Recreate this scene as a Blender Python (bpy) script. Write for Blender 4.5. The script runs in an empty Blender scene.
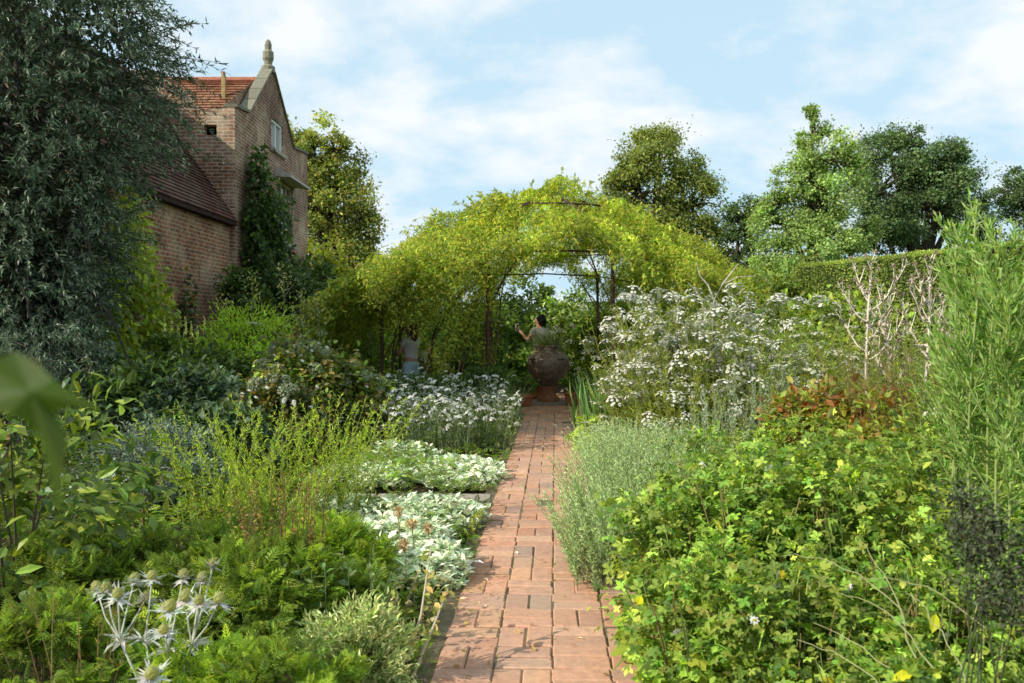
import bpy, math, random
import numpy as np
from mathutils import Vector, Matrix, Euler

SC = bpy.context.scene
COL = SC.collection
RNG = np.random.default_rng(7)
F = 853.0
CAMZ = 1.6
PITCH = math.atan(16.5 / F)
SUN_DIR = np.array([-0.74, -0.44, 0.57]); SUN_DIR /= np.linalg.norm(SUN_DIR)

def at(px, py, Y):
    """world point at depth Y that the photograph shows at a pixel"""
    dx = (px - 512) / F; dy = -(py - 341.5) / F
    fy, fz = math.cos(PITCH), -math.sin(PITCH)
    uy, uz = math.sin(PITCH), math.cos(PITCH)
    d = np.array([dx, fy + uy * dy, fz + uz * dy])
    return np.array([0, 0, CAMZ]) + d * (Y / d[1])
def gx(px, Y): return float(at(px, 325, Y)[0])
def path_x(Y): return -0.01 + 0.0504 * Y

# ------------------------------------------------------------------ mesh builder
class MB:
    def __init__(s): s.V = []; s.T = []; s.C = []; s.M = []; s.n = 0
    def add(s, V, T, C, mat=0):
        V = np.asarray(V, float).reshape(-1, 3); T = np.asarray(T, int).reshape(-1, 3)
        C = np.asarray(C, float)
        if C.ndim == 1: C = np.tile(C[None, :3], (len(V), 1))
        s.V.append(V); s.T.append(T + s.n); s.C.append(C); s.M.append(np.full(len(T), mat)); s.n += len(V)
    def quad(s, a, b, c, d, col=(1, 1, 1), mat=0):
        s.add([a, b, c, d], [(0, 1, 2), (0, 2, 3)], col, mat)
    def box(s, lo, hi, col=(1, 1, 1), mat=0, M=None):
        x0, y0, z0 = lo; x1, y1, z1 = hi
        V = np.array([(x0,y0,z0),(x1,y0,z0),(x1,y1,z0),(x0,y1,z0),(x0,y0,z1),(x1,y0,z1),(x1,y1,z1),(x0,y1,z1)], float)
        if M is not None: V = (np.array(M)[:3, :3] @ V.T).T + np.array(M)[:3, 3]
        T = [(0,2,1),(0,3,2),(4,5,6),(4,6,7),(0,1,5),(0,5,4),(1,2,6),(1,6,5),(2,3,7),(2,7,6),(3,0,4),(3,4,7)]
        s.add(V, T, col, mat)
    def build(s, name, mats, parent=None, smooth=False):
        me = bpy.data.meshes.new(name)
        o = bpy.data.objects.new(name, me); COL.objects.link(o)
        V = np.concatenate(s.V); T = np.concatenate(s.T); C = np.concatenate(s.C); M = np.concatenate(s.M)
        if parent is not None:
            V = V - np.array(parent['_o']); o.parent = parent; o['_o'] = list(parent['_o'])
        fill_mesh(me, V, T, C, M, smooth)
        for m in (mats if isinstance(mats, (list, tuple)) else [mats]): me.materials.append(m)
        return o

def fill_mesh(me, V, T, C, M, smooth=False):
    me.vertices.add(len(V)); me.vertices.foreach_set('co', V.astype(np.float32).ravel())
    me.loops.add(len(T) * 3); me.loops.foreach_set('vertex_index', T.astype(np.int32).ravel())
    me.polygons.add(len(T)); me.polygons.foreach_set('loop_start', np.arange(0, len(T) * 3, 3, dtype=np.int32))
    me.polygons.foreach_set('material_index', M.astype(np.int32))
    me.polygons.foreach_set('use_smooth', np.full(len(T), smooth, dtype=bool))
    a = me.color_attributes.new('Col', 'FLOAT_COLOR', 'POINT')
    a.data.foreach_set('color', np.concatenate([np.clip(C, 0, 1), np.ones((len(C), 1))], 1).astype(np.float32).ravel())
    me.update(); me.validate()

def thing(name, label, cat, loc=(0, 0, 0), group=None):
    o = bpy.data.objects.new(name, None); COL.objects.link(o)
    o.location = [float(v) for v in loc]; o['_o'] = [float(v) for v in loc]; o.empty_display_size = .1
    o['label'] = label; o['category'] = cat
    if group: o['group'] = group
    return o
def tag(o, label, cat, group=None):
    o['label'] = label; o['category'] = cat
    if group: o['group'] = group
    return o
def kind(o, k): o['kind'] = k; return o

def put(name, mesh, parent, pos, rot=(0, 0, 0), scale=1.0):
    """a part that shares mesh data with its siblings"""
    o = bpy.data.objects.new(name, mesh); COL.objects.link(o); o.parent = parent
    o.location = [float(v) for v in (np.array(pos) - np.array(parent['_o']))]; o.rotation_euler = rot
    o.scale = (scale,) * 3
    return o

# ------------------------------------------------------------------ materials
def new_mat(name):
    m = bpy.data.materials.new(name); m.use_nodes = True
    nt = m.node_tree; nt.nodes.clear()
    out = nt.nodes.new('ShaderNodeOutputMaterial')
    return m, nt, out
def N(nt, t, **kw):
    n = nt.nodes.new(t)
    for k, v in kw.items():
        if k in n.inputs: n.inputs[k].default_value = v
        else: setattr(n, k, v)
    return n
def leaf_mat(name, trans=.35, rough=.5, spec=.3, gain=(2.15, 2.05, 1.6)):
    m, nt, out = new_mat(name); L = nt.links.new
    a0 = N(nt, 'ShaderNodeVertexColor', layer_name='Col'); a = N(nt, 'ShaderNodeVectorMath', operation='MULTIPLY'); a.inputs[1].default_value = gain; L(a0.outputs[0], a.inputs[0])
    p = N(nt, 'ShaderNodeBsdfPrincipled', Roughness=rough); p.inputs['Specular IOR Level'].default_value = spec
    t = N(nt, 'ShaderNodeBsdfTranslucent')
    g = N(nt, 'ShaderNodeMix', data_type='RGBA', blend_type='MULTIPLY'); g.inputs[0].default_value = 1
    g.inputs[7].default_value = (1.5, 1.45, .55, 1)
    mx = N(nt, 'ShaderNodeMixShader'); mx.inputs[0].default_value = trans
    L(a.outputs[0], p.inputs['Base Color']); L(a.outputs[0], g.inputs[6]); L(g.outputs[2], t.inputs[0])
    L(p.outputs[0], mx.inputs[1]); L(t.outputs[0], mx.inputs[2]); L(mx.outputs[0], out.inputs[0])
    return m
def col_mat(name, rough=.7, spec=.3, noise=0.0, scale=20, metal=0.0, bump=0.0):
    m, nt, out = new_mat(name); L = nt.links.new
    a = N(nt, 'ShaderNodeVertexColor', layer_name='Col')
    p = N(nt, 'ShaderNodeBsdfPrincipled', Roughness=rough, Metallic=metal); p.inputs['Specular IOR Level'].default_value = spec
    tc = N(nt, 'ShaderNodeNewGeometry')
    nz = N(nt, 'ShaderNodeTexNoise', Scale=scale, Detail=6.0, Roughness=.65); L(tc.outputs['Position'], nz.inputs['Vector'])
    r = N(nt, 'ShaderNodeMapRange'); r.inputs[1].default_value = .3; r.inputs[2].default_value = .7
    r.inputs[3].default_value = 1 - noise; r.inputs[4].default_value = 1 + noise; L(nz.outputs[0], r.inputs[0])
    mu = N(nt, 'ShaderNodeMix', data_type='RGBA', blend_type='MULTIPLY'); mu.inputs[0].default_value = 1
    L(a.outputs[0], mu.inputs[6]); L(r.outputs[0], mu.inputs[7]); L(mu.outputs[2], p.inputs['Base Color'])
    if bump:
        b = N(nt, 'ShaderNodeBump', Strength=bump, Distance=.02); L(nz.outputs[0], b.inputs['Height']); L(b.outputs[0], p.inputs['Normal'])
    L(p.outputs[0], out.inputs[0])
    return m

M_LEAF = leaf_mat('leaf', .38)
M_TREE = leaf_mat('hazy_tree_leaf', .38, .55, .25, (2.8, 2.7, 2.75))  # pale, bluish gain puts distance haze into the leaf colour
M_ROSE = leaf_mat('rose_leaf', .45, .6, .2, (2.75, 2.65, 2.7))
M_FERN = leaf_mat('fern_leaf', .42, .55, .2, (2.35, 2.1, 1.7))
M_GLOSS = leaf_mat('glossy_leaf', .3, .4, .45)
M_SILVER = leaf_mat('silver_leaf', .18, .8, .15, (1.85, 1.85, 1.6))
M_PETAL = leaf_mat('petal', .25, .7, .2, (1.05, 1.05, 1.05))
# petals: neutral translucence
for n in M_PETAL.node_tree.nodes:
    if n.bl_idname == 'ShaderNodeMix': n.inputs[7].default_value = (1, 1, .95, 1)
for n in M_SILVER.node_tree.nodes:
    if n.bl_idname == 'ShaderNodeMix': n.inputs[7].default_value = (1.05, 1.1, .85, 1)
M_STEM = col_mat('stem', .6, .3, .15, 30)
M_BARK = col_mat('bark', .9, .1, .45, 14, bump=.6)
M_SOIL = col_mat('soil', .95, .1, .4, 6, bump=.8)
M_STONE = col_mat('stone', .9, .15, .25, 18, bump=.4)
M_RUST = col_mat('rusty_iron', .75, .3, .4, 35, bump=.3)
M_TERRA = col_mat('terracotta', .8, .2, .3, 12, bump=.2)
M_JAR = col_mat('glazed_stoneware', .42, .5, .6, 9, bump=.35)
M_CLOTH = col_mat('cloth', .85, .1, .12, 25)
M_SKIN = col_mat('skin', .5, .35, .05, 20)
M_PAINT = col_mat('white_paint', .5, .3, .08, 15)

def brick_mat(name, axis, c1, c2, mortar, w, h, bump=.6, lich=None, msize=.012):
    """axis: which world coordinates run along and up the wall"""
    m, nt, out = new_mat(name); L = nt.links.new
    geo = N(nt, 'ShaderNodeNewGeometry'); sep = N(nt, 'ShaderNodeSeparateXYZ'); L(geo.outputs['Position'], sep.inputs[0])
    nrm = N(nt, 'ShaderNodeSeparateXYZ'); L(geo.outputs['True Normal'], nrm.inputs[0])
    com = N(nt, 'ShaderNodeCombineXYZ')
    if axis == 'box':
        ab = N(nt, 'ShaderNodeMath', operation='ABSOLUTE'); L(nrm.outputs[0], ab.inputs[0])
        gt = N(nt, 'ShaderNodeMath', operation='GREATER_THAN'); gt.inputs[1].default_value = .6; L(ab.outputs[0], gt.inputs[0])
        mf = N(nt, 'ShaderNodeMix', data_type='FLOAT'); L(gt.outputs[0], mf.inputs[0]); L(sep.outputs[0], mf.inputs[2]); L(sep.outputs[1], mf.inputs[3])
        L(mf.outputs[0], com.inputs[0]); L(sep.outputs[2], com.inputs[1])
    else:
        L(sep.outputs['XYZ'.index(axis[0])], com.inputs[0])
        ml = N(nt, 'ShaderNodeMath', operation='MULTIPLY'); ml.inputs[1].default_value = 1.5
        L(sep.outputs[2], ml.inputs[0]); L(ml.outputs[0], com.inputs[1])
    nd = N(nt, 'ShaderNodeTexNoise', Scale=1.7, Detail=3.0); L(geo.outputs['Position'], nd.inputs[0])
    off = N(nt, 'ShaderNodeMix', data_type='RGBA', blend_type='LINEAR_LIGHT'); off.inputs[0].default_value = .018
    L(com.outputs[0], off.inputs[6]); L(nd.outputs[1], off.inputs[7])
    b = N(nt, 'ShaderNodeTexBrick', Scale=1.0); b.offset = .5
    L(off.outputs[2], b.inputs['Vector'])
    b.inputs['Color1'].default_value = (*c1, 1); b.inputs['Color2'].default_value = (*c2, 1); b.inputs['Mortar'].default_value = (*mortar, 1)
    b.inputs['Mortar Size'].default_value = msize; b.inputs['Mortar Smooth'].default_value = .3; b.inputs['Bias'].default_value = 0
    b.inputs['Brick Width'].default_value = w; b.inputs['Row Height'].default_value = h
    n1 = N(nt, 'ShaderNodeTexNoise', Scale=7.0, Detail=6.0, Roughness=.7); L(geo.outputs['Position'], n1.inputs[0])
    r = N(nt, 'ShaderNodeMapRange'); r.inputs[1].default_value = .3; r.inputs[2].default_value = .7; r.inputs[3].default_value = .55; r.inputs[4].default_value = 1.4
    L(n1.outputs[0], r.inputs[0])
    mu = N(nt, 'ShaderNodeMix', data_type='RGBA', blend_type='MULTIPLY'); mu.inputs[0].default_value = 1
    L(b.outputs[0], mu.inputs[6]); L(r.outputs[0], mu.inputs[7])
    last = mu.outputs[2]
    n2 = N(nt, 'ShaderNodeTexNoise', Scale=1.1, Detail=7.0, Roughness=.75); L(geo.outputs['Position'], n2.inputs[0])
    if lich:
        r2 = N(nt, 'ShaderNodeMapRange'); r2.inputs[1].default_value = .45; r2.inputs[2].default_value = .68; r2.inputs[4].default_value = .75
        L(n2.outputs[0], r2.inputs[0])
        lx = N(nt, 'ShaderNodeMix', data_type='RGBA'); L(r2.outputs[0], lx.inputs[0]); L(last, lx.inputs[6]); lx.inputs[7].default_value = (*lich, 1)
        last = lx.outputs[2]
    n3 = N(nt, 'ShaderNodeTexNoise', Scale=.55, Detail=6.0, Roughness=.7); L(geo.outputs['Position'], n3.inputs[0])
    r3 = N(nt, 'ShaderNodeMapRange'); r3.inputs[1].default_value = .35; r3.inputs[2].default_value = .65; r3.inputs[3].default_value = .55; r3.inputs[4].default_value = 1.2; L(n3.outputs[0], r3.inputs[0])
    m3 = N(nt, 'ShaderNodeMix', data_type='RGBA', blend_type='MULTIPLY'); m3.inputs[0].default_value = 1; L(last, m3.inputs[6]); L(r3.outputs[0], m3.inputs[7]); last = m3.outputs[2]
    p = N(nt, 'ShaderNodeBsdfPrincipled', Roughness=.9); p.inputs['Specular IOR Level'].default_value = .15
    L(last, p.inputs['Base Color'])
    inv = N(nt, 'ShaderNodeMath', operation='SUBTRACT'); inv.inputs[0].default_value = 1; L(b.outputs[1], inv.inputs[1])
    ad = N(nt, 'ShaderNodeMath', operation='MULTIPLY_ADD'); ad.inputs[1].default_value = .6; L(n1.outputs[0], ad.inputs[0]); L(inv.outputs[0], ad.inputs[2])
    bp = N(nt, 'ShaderNodeBump', Strength=bump, Distance=.02); L(ad.outputs[0], bp.inputs['Height']); L(bp.outputs[0], p.inputs['Normal'])
    L(p.outputs[0], out.inputs[0])
    return m

def glass_mat(name, col=(.03, .04, .05)):
    m, nt, out = new_mat(name)
    p = N(nt, 'ShaderNodeBsdfPrincipled', Roughness=.08); p.inputs['Base Color'].default_value = (*col, 1); p.inputs['Specular IOR Level'].default_value = .6
    nt.links.new(p.outputs[0], out.inputs[0]); return m
M_GLASS = glass_mat('window_glass'); M_GLASSW = glass_mat('blind_behind_glass', (.35, .37, .36))
M_LEAD = glass_mat('leaded_glass', (.16, .15, .09))

# ------------------------------------------------------------------ leaves
def T_(V, T): return np.array(V, float), np.array(T, int)
DIAMOND = T_([(0,0,0), (.42,-.5,.08), (1,0,-.06), (.42,.5,.08)], [(0,1,2), (0,2,3)])
OVAL = T_([(0,0,0), (.22,-.34,.05), (.6,-.5,.03), (1,0,-.16), (.6,.5,.03), (.22,.34,.05), (.45,0,-.02)],
          [(0,1,6), (1,2,6), (2,3,6), (3,4,6), (4,5,6), (5,0,6)])
BLADE = T_([(0,-.5,0), (0,.5,0), (.4,-.45,.0), (.4,.45,.0), (.75,-.3,-.04), (.75,.3,-.04), (1,0,-.12)],
           [(0,2,1), (1,2,3), (2,4,3), (3,4,5), (4,6,5)])
def _multi(parts):
    V, T, n = [], [], 0
    for (v, t), ang, s, ox, oy in parts:
        c, sn = math.cos(ang), math.sin(ang)
        w = v.copy(); u, vv = w[:, 0] * s, w[:, 1] * s * .55
        V.append(np.stack([ox + u * c - vv * sn, oy + u * sn + vv * c, w[:, 2] * s], 1)); T.append(t + n); n += len(v)
    return np.concatenate(V), np.concatenate(T)
TERNATE = _multi([(OVAL, 0, .62, .38, 0), (OVAL, 1.0, .55, .33, .04), (OVAL, -1.0, .55, .33, -.04), (BLADE, 0, .4, 0, 0)])
_p = []
for i, u in enumerate((.15, .33, .5, .66, .8)):
    s = (.42, .46, .42, .34, .24)[i]
    _p += [(DIAMOND, .95, s, u, 0), (DIAMOND, -.95, s, u, 0)]
PINNATE = _multi(_p + [(DIAMOND, 0, .3, .8, 0)])
def _multi2(parts, wf):
    V, T, n = [], [], 0
    for (v, t), ang, s, ox in parts:
        c, sn = math.cos(ang), math.sin(ang); u, vv = v[:, 0] * s, v[:, 1] * s * wf
        V.append(np.stack([ox + u * c - vv * sn, u * sn + vv * c, v[:, 2] * s - .12 * ox * ox], 1)); T.append(t + n); n += len(v)
    return np.concatenate(V), np.concatenate(T)
FERN = _multi2([(DIAMOND, s_ * a_, z_, u_) for u_, z_, a_ in ((.12, .34, 1.15), (.26, .46, 1.0), (.42, .46, .9), (.57, .38, .8), (.7, .3, .7), (.82, .2, .6)) for s_ in (1, -1)] + [(DIAMOND, 0, .25, .8)], .3)
_v = [(.3, 0, .04)]
for k in range(21):
    a = -math.pi * .88 + 2 * math.pi * .88 * k / 20
    r = .42 + .26 * abs(math.cos(a * 2.5)) ** 1.3 + (.02 if k % 2 else -.03)
    _v.append((.3 + r * math.cos(a), r * math.sin(a), -.05 - .12 * (r > .55)))
LOBED = T_(_v, [(0, i, i + 1) for i in range(1, 21)])

def nrm(a): return a / np.maximum(np.linalg.norm(a, axis=-1, keepdims=True), 1e-9)
def leaves(mb, tm, pos, axis, L, W, col, up=None, mat=0, shade=.0):
    V, T = tm; n = len(pos)
    if n == 0: return
    L = np.broadcast_to(np.asarray(L, float), (n,)); W = np.broadcast_to(np.asarray(W, float), (n,))
    axis = nrm(axis)
    if up is None: up = np.tile([0, 0, 1.], (n, 1)) + RNG.normal(0, .35, (n, 3))
    side = nrm(np.cross(axis, up)); nor = np.cross(side, axis)
    P = (pos[:, None, :] + axis[:, None, :] * (V[None, :, 0, None] * L[:, None, None])
         + side[:, None, :] * (V[None, :, 1, None] * W[:, None, None]) + nor[:, None, :] * (V[None, :, 2, None] * L[:, None, None]))
    k = len(V)
    C = np.repeat(col[:, None, :], k, 1)
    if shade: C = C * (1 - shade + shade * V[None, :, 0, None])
    TT = (T[None] + (np.arange(n) * k)[:, None, None]).reshape(-1, 3)
    mb.add(P.reshape(-1, 3), TT, C.reshape(-1, 3), mat)

def pal(n, cols, wts=None, j=.18, hj=.06):
    cols = np.array(cols, float)
    i = RNG.choice(len(cols), n, p=None if wts is None else np.array(wts[:len(cols)]) / np.sum(wts[:len(cols)]))
    c = cols[i] * np.exp(RNG.normal(0, j, (n, 1)))
    return c * np.exp(RNG.normal(0, hj, (n, 3)))
def rand_dir(n, zb=0.0):
    d = RNG.normal(0, 1, (n, 3)); d[:, 2] += zb
    return nrm(d)

def tubes(mb, P, R, col, mat=0, sides=4):
    """N tubes, each along K points.  P (N,K,3)  R (N,K)  col (N,3) or (3,)"""
    P = np.asarray(P, float); n, k, _ = P.shape; R = np.broadcast_to(np.asarray(R, float), (n, k))
    t = nrm(np.gradient(P, axis=1))
    ref = np.where(np.abs(t[..., 2:3]) > .9, np.array([1., 0, 0]), np.array([0, 0, 1.]))
    a = nrm(np.cross(t, ref)); b = np.cross(t, a)
    th = np.arange(sides) * 2 * math.pi / sides
    V = P[:, :, None] + R[:, :, None, None] * (a[:, :, None] * np.cos(th)[:, None] + b[:, :, None] * np.sin(th)[:, None])
    idx = np.arange(k * sides).reshape(k, sides); q = []
    for i in range(k - 1):
        for s in range(sides):
            s2 = (s + 1) % sides
            q += [(idx[i, s], idx[i, s2], idx[i + 1, s2]), (idx[i, s], idx[i + 1, s2], idx[i + 1, s])]
    q = np.array(q)
    for s in range(1, sides - 1): q = np.concatenate([q, [(idx[-1, 0], idx[-1, s], idx[-1, s + 1])]])
    T = (q[None] + (np.arange(n) * k * sides)[:, None, None]).reshape(-1, 3)
    col = np.asarray(col, float)
    C = np.repeat(col, k * sides, 0) if col.ndim == 2 else col
    mb.add(V.reshape(-1, 3), T, C, mat)
def tube(mb, pts, r, col, mat=0, sides=6):
    pts = np.array(pts, float); tubes(mb, pts[None], np.broadcast_to(np.asarray(r, float), (1, len(pts))), np.array(col, float)[:3], mat, sides)

def stems(n, cx, cy, sx, sy, h, lean=.15, droop=.0, K=6, hj=.2, z0=0.0, wob=.03):
    base = np.stack([cx + RNG.uniform(-1, 1, n) * sx, cy + RNG.uniform(-1, 1, n) * sy, np.full(n, z0)], 1)
    out = np.stack([(base[:, 0] - cx) / max(sx, .01), (base[:, 1] - cy) / max(sy, .01)], 1) * .8 + RNG.normal(0, .5, (n, 2))
    H = h * (1 + RNG.uniform(-hj, hj * .5, n))
    t = np.linspace(0, 1, K)
    P = np.zeros((n, K, 3))
    P[:, :, :2] = base[:, None, :2] + out[:, None, :] * (lean * H)[:, None, None] * (t ** 1.5)[None, :, None]
    P[:, :, 2] = z0 + H[:, None] * (t - droop * t ** 3)[None]
    P[:, 1:, :2] += np.cumsum(RNG.normal(0, wob / K * 2, (n, K - 1, 2)), 1) * H[:, None, None]
    return P
def along(P, m, t0=.1, t1=1.0):
    n, K, _ = P.shape
    t = RNG.uniform(t0, t1, (n, m)) * (K - 1) * .9999
    i = t.astype(int); f = (t - i)[..., None]
    r = np.arange(n)[:, None]
    a, b = P[r, i], P[r, i + 1]
    return (a * (1 - f) + b * f).reshape(-1, 3), nrm(b - a).reshape(-1, 3), (t / (K - 1)).reshape(-1)

def blob(cen, rad, n, nclump, cr=.35, lo=.55, zmin=-.6, flat=1.0):
    """leaf positions in clumps on and inside an ellipsoid -> pos, outward dir, clump shade"""
    cen = np.array(cen, float); rad = np.array(rad, float)
    d = rand_dir(nclump * 3); d = d[d[:, 2] > zmin][:nclump]; nclump = len(d)
    rr = RNG.uniform(lo, 1.03, (nclump, 1)) ** .7 * np.where(RNG.uniform(0, 1, (nclump, 1)) < .18, 1.16, 1)
    cc = cen + d * rad * rr
    w = RNG.uniform(.4, 1.6, nclump); w /= w.sum()
    k = RNG.choice(nclump, n, p=w)
    cs = cr * RNG.uniform(.6, 1.3, nclump)
    pos = cc[k] + RNG.normal(0, 1, (n, 3)) * .5 * cs[k][:, None] * rad.min() * np.array([1, 1, .75 * flat])
    out = nrm((pos - cen) / rad ** 2)
    sh = np.exp(RNG.normal(0, .2, nclump))[k]
    return pos, out, sh, cc

def bush(root, cen, rad, n, L, W, cols, tm=OVAL, nclump=40, cr=.4, mat=None, wts=None, j=.2, zmin=-.6, droop=0.1, stem_col=(.09, .07, .04), lo=.45, nst=14, up=True):
    mb = MB(); pos, out, sh, cc = blob(cen, rad, n, nclump, cr, lo, zmin)
    g = pos[:, 2] > .02; pos, out, sh = pos[g], out[g], sh[g]; m = len(pos)
    ax = out * .7 + RNG.normal(0, .55, (m, 3)); ax[:, 2] -= droop
    upv = out * .6 + np.array([0, 0, .9]) + RNG.normal(0, .4, (m, 3))
    leaves(mb, tm, pos, ax, L * RNG.uniform(.65, 1.25, m), W * RNG.uniform(.7, 1.2, m), pal(m, cols, wts, j) * sh[:, None], upv)
    mb.build('foliage', mat or M_LEAF, root)
    sb = MB(); sel = cc[RNG.choice(len(cc), min(nst, len(cc)), replace=False)]
    b0 = np.array([cen[0], cen[1], 0.0])
    t = np.linspace(0, 1, 5)[None, :, None]
    P = b0 + RNG.normal(0, .04, (len(sel), 1, 3)) * np.array([1, 1, 0]) + (sel - b0)[:, None] * t + np.array([0, 0, 1.]) * (np.sin(t * math.pi) * .12 * rad[2])
    h = max(rad[2], .3)
    tubes(sb, P, np.linspace(.018, .005, 5)[None] * h, np.array(stem_col), 0, 4)
    sb.build('stem', M_STEM, root)
    return cc

# ================================================================== SETTING
cam = bpy.data.cameras.new('camera'); co = bpy.data.objects.new('camera', cam); COL.objects.link(co)
cam.sensor_width = 36; cam.lens = F / 1024 * 36; co.location = (0, 0, CAMZ)
co.rotation_euler = (math.pi / 2 - PITCH, 0, 0); cam.clip_start = .05; cam.clip_end = 3000
cam.dof.use_dof = True; cam.dof.focus_distance = 8.0; cam.dof.aperture_fstop = cam.lens / 7.0
SC.camera = co

W = bpy.data.worlds.new('World'); SC.world = W; W.use_nodes = True
nt = W.node_tree; nt.nodes.clear(); L = nt.links.new
wo = nt.nodes.new('ShaderNodeOutputWorld'); bg = N(nt, 'ShaderNodeBackground', Strength=.15); L(bg.outputs[0], wo.inputs[0])
sky = nt.nodes.new('ShaderNodeTexSky'); sky.sky_type = 'NISHITA'; sky.sun_disc = False
sky.sun_elevation = math.asin(SUN_DIR[2]); sky.sun_rotation = math.atan2(SUN_DIR[0], SUN_DIR[1])
sky.air_density = 1.0; sky.dust_density = 1.2; sky.ozone_density = 1.5
tc = nt.nodes.new('ShaderNodeTexCoord'); sp = nt.nodes.new('ShaderNodeSeparateXYZ'); L(tc.outputs['Generated'], sp.inputs[0])
za = N(nt, 'ShaderNodeMath', operation='ADD'); za.inputs[1].default_value = .42; L(sp.outputs[2], za.inputs[0])
zm = N(nt, 'ShaderNodeMath', operation='MAXIMUM'); zm.inputs[1].default_value = .05; L(za.outputs[0], zm.inputs[0])
dx = N(nt, 'ShaderNodeMath', operation='DIVIDE'); L(sp.outputs[0], dx.inputs[0]); L(zm.outputs[0], dx.inputs[1])
dy = N(nt, 'ShaderNodeMath', operation='DIVIDE'); L(sp.outputs[1], dy.inputs[0]); L(zm.outputs[0], dy.inputs[1])
cv = nt.nodes.new('ShaderNodeCombineXYZ'); L(dx.outputs[0], cv.inputs[0]); L(dy.outputs[0], cv.inputs[1])
mp = N(nt, 'ShaderNodeMapping'); mp.inputs['Scale'].default_value = (2.0, 2.5, 1); mp.inputs['Location'].default_value = (3.1, 1.3, 0); mp.inputs['Rotation'].default_value = (0, 0, .25); L(cv.outputs[0], mp.inputs[0])
n1 = N(nt, 'ShaderNodeTexNoise', Scale=1.5, Detail=9.0, Roughness=.58, Distortion=.1); L(mp.outputs[0], n1.inputs[0])
cr = nt.nodes.new('ShaderNodeValToRGB'); cr.color_ramp.elements[0].position = .44; cr.color_ramp.elements[0].color = (0, 0, 0, 1)
cr.color_ramp.elements[1].position = .62; cr.color_ramp.elements[1].color = (1, 1, 1, 1); L(n1.outputs[0], cr.inputs[0])
# haze: pale near the horizon, bluer overhead
hz = N(nt, 'ShaderNodeMapRange'); hz.inputs[1].default_value = 0; hz.inputs[2].default_value = .9; hz.inputs[3].default_value = .97; hz.inputs[4].default_value = .8; L(sp.outputs[2], hz.inputs[0])
hm = N(nt, 'ShaderNodeMix', data_type='RGBA'); L(hz.outputs[0], hm.inputs[0]); L(sky.outputs[0], hm.inputs[6]); hm.inputs[7].default_value = (4.0, 5.55, 6.6, 1)
cf = N(nt, 'ShaderNodeMath', operation='MULTIPLY'); cf.inputs[1].default_value = .85; L(cr.outputs[0], cf.inputs[0])
cm = N(nt, 'ShaderNodeMix', data_type='RGBA'); L(cf.outputs[0], cm.inputs[0]); L(hm.outputs[2], cm.inputs[6]); cm.inputs[7].default_value = (6.75, 6.85, 6.85, 1)
# below the horizon: dull earth
gm = N(nt, 'ShaderNodeMath', operation='LESS_THAN'); gm.inputs[1].default_value = -.01; L(sp.outputs[2], gm.inputs[0])
gx_ = N(nt, 'ShaderNodeMix', data_type='RGBA'); L(gm.outputs[0], gx_.inputs[0]); L(cm.outputs[2], gx_.inputs[6]); gx_.inputs[7].default_value = (.6, .7, .4, 1)
L(gx_.outputs[2], bg.inputs[0])

sl = bpy.data.lights.new('sun', 'SUN'); so = bpy.data.objects.new('sun', sl); COL.objects.link(so)
sl.energy = 5.0; sl.angle = math.radians(.55); sl.color = (1, .93, .8)
so.rotation_euler = Vector(-SUN_DIR).to_track_quat('-Z', 'Y').to_euler(); so.location = (-30, -8, 22)
SC.view_settings.view_transform = 'Standard'; SC.view_settings.look = 'None'; SC.view_settings.exposure = 0; SC.view_settings.gamma = 1
SC.render.engine = 'CYCLES'; SC.cycles.use_denoising = True
SC.cycles.max_bounces = 8; SC.cycles.diffuse_bounces = 3; SC.cycles.transmission_bounces = 4; SC.cycles.caustics_reflective = False; SC.cycles.caustics_refractive = False

# ground: one sheet to the horizon, gently uneven near by
mb = MB(); xs = np.concatenate([[-900, -300, -100, -40], np.linspace(-20, 20, 81), [40, 100, 300, 900]]); ys = np.concatenate([[-200, -40], np.linspace(-6, 34, 81), [50, 90, 200, 500, 1500]])
X, Y = np.meshgrid(xs, ys); Z = np.where((abs(X) < 19) & (Y < 33), RNG.normal(0, .012, X.shape) - .02, -.02)
V = np.stack([X, Y, Z], -1).reshape(-1, 3); nx = len(xs); T = []
for i in range(len(ys) - 1):
    for k in range(nx - 1):
        a = i * nx + k; T += [(a, a + 1, a + nx + 1), (a, a + nx + 1, a + nx)]
far = (np.abs(V[:, 0]) > 20) | (V[:, 1] > 34)
C = np.where(far[:, None], np.array([[.06, .09, .03]]), np.array([[.045, .032, .02]]))
mb.add(V, T, C); kind(mb.build('ground', M_SOIL, smooth=True), 'structure')

# brick path in basket weave, with a sandy bed below it
def brick(mb, cx, cy, ang, l, w, z0, z1, tilt, col, bev=.007):
    c, s = math.cos(ang), math.sin(ang)
    def ring(hl, hw, z): return [(cx + c * a * hl - s * b * hw, cy + s * a * hl + c * b * hw, z + tilt[0] * a + tilt[1] * b) for a, b in ((-1,-1),(1,-1),(1,1),(-1,1))]
    V = ring(l/2, w/2, z0) + ring(l/2, w/2, z1 - bev) + ring(l/2 - bev, w/2 - bev, z1)
    T = []
    for r in (0, 4):
        for k in range(4):
            a, b = r + k, r + (k + 1) % 4; T += [(a, b, b + 4), (a, b + 4, a + 4)]
    T += [(8, 9, 10), (8, 10, 11)]
    mb.add(V, T, col)
BR = [(.54, .285, .175), (.57, .305, .19), (.52, .255, .155), (.57, .335, .22), (.48, .265, .18), (.55, .30, .20), (.58, .32, .185)]
mb = MB(); S = .272; R2 = random.Random(3)
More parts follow.
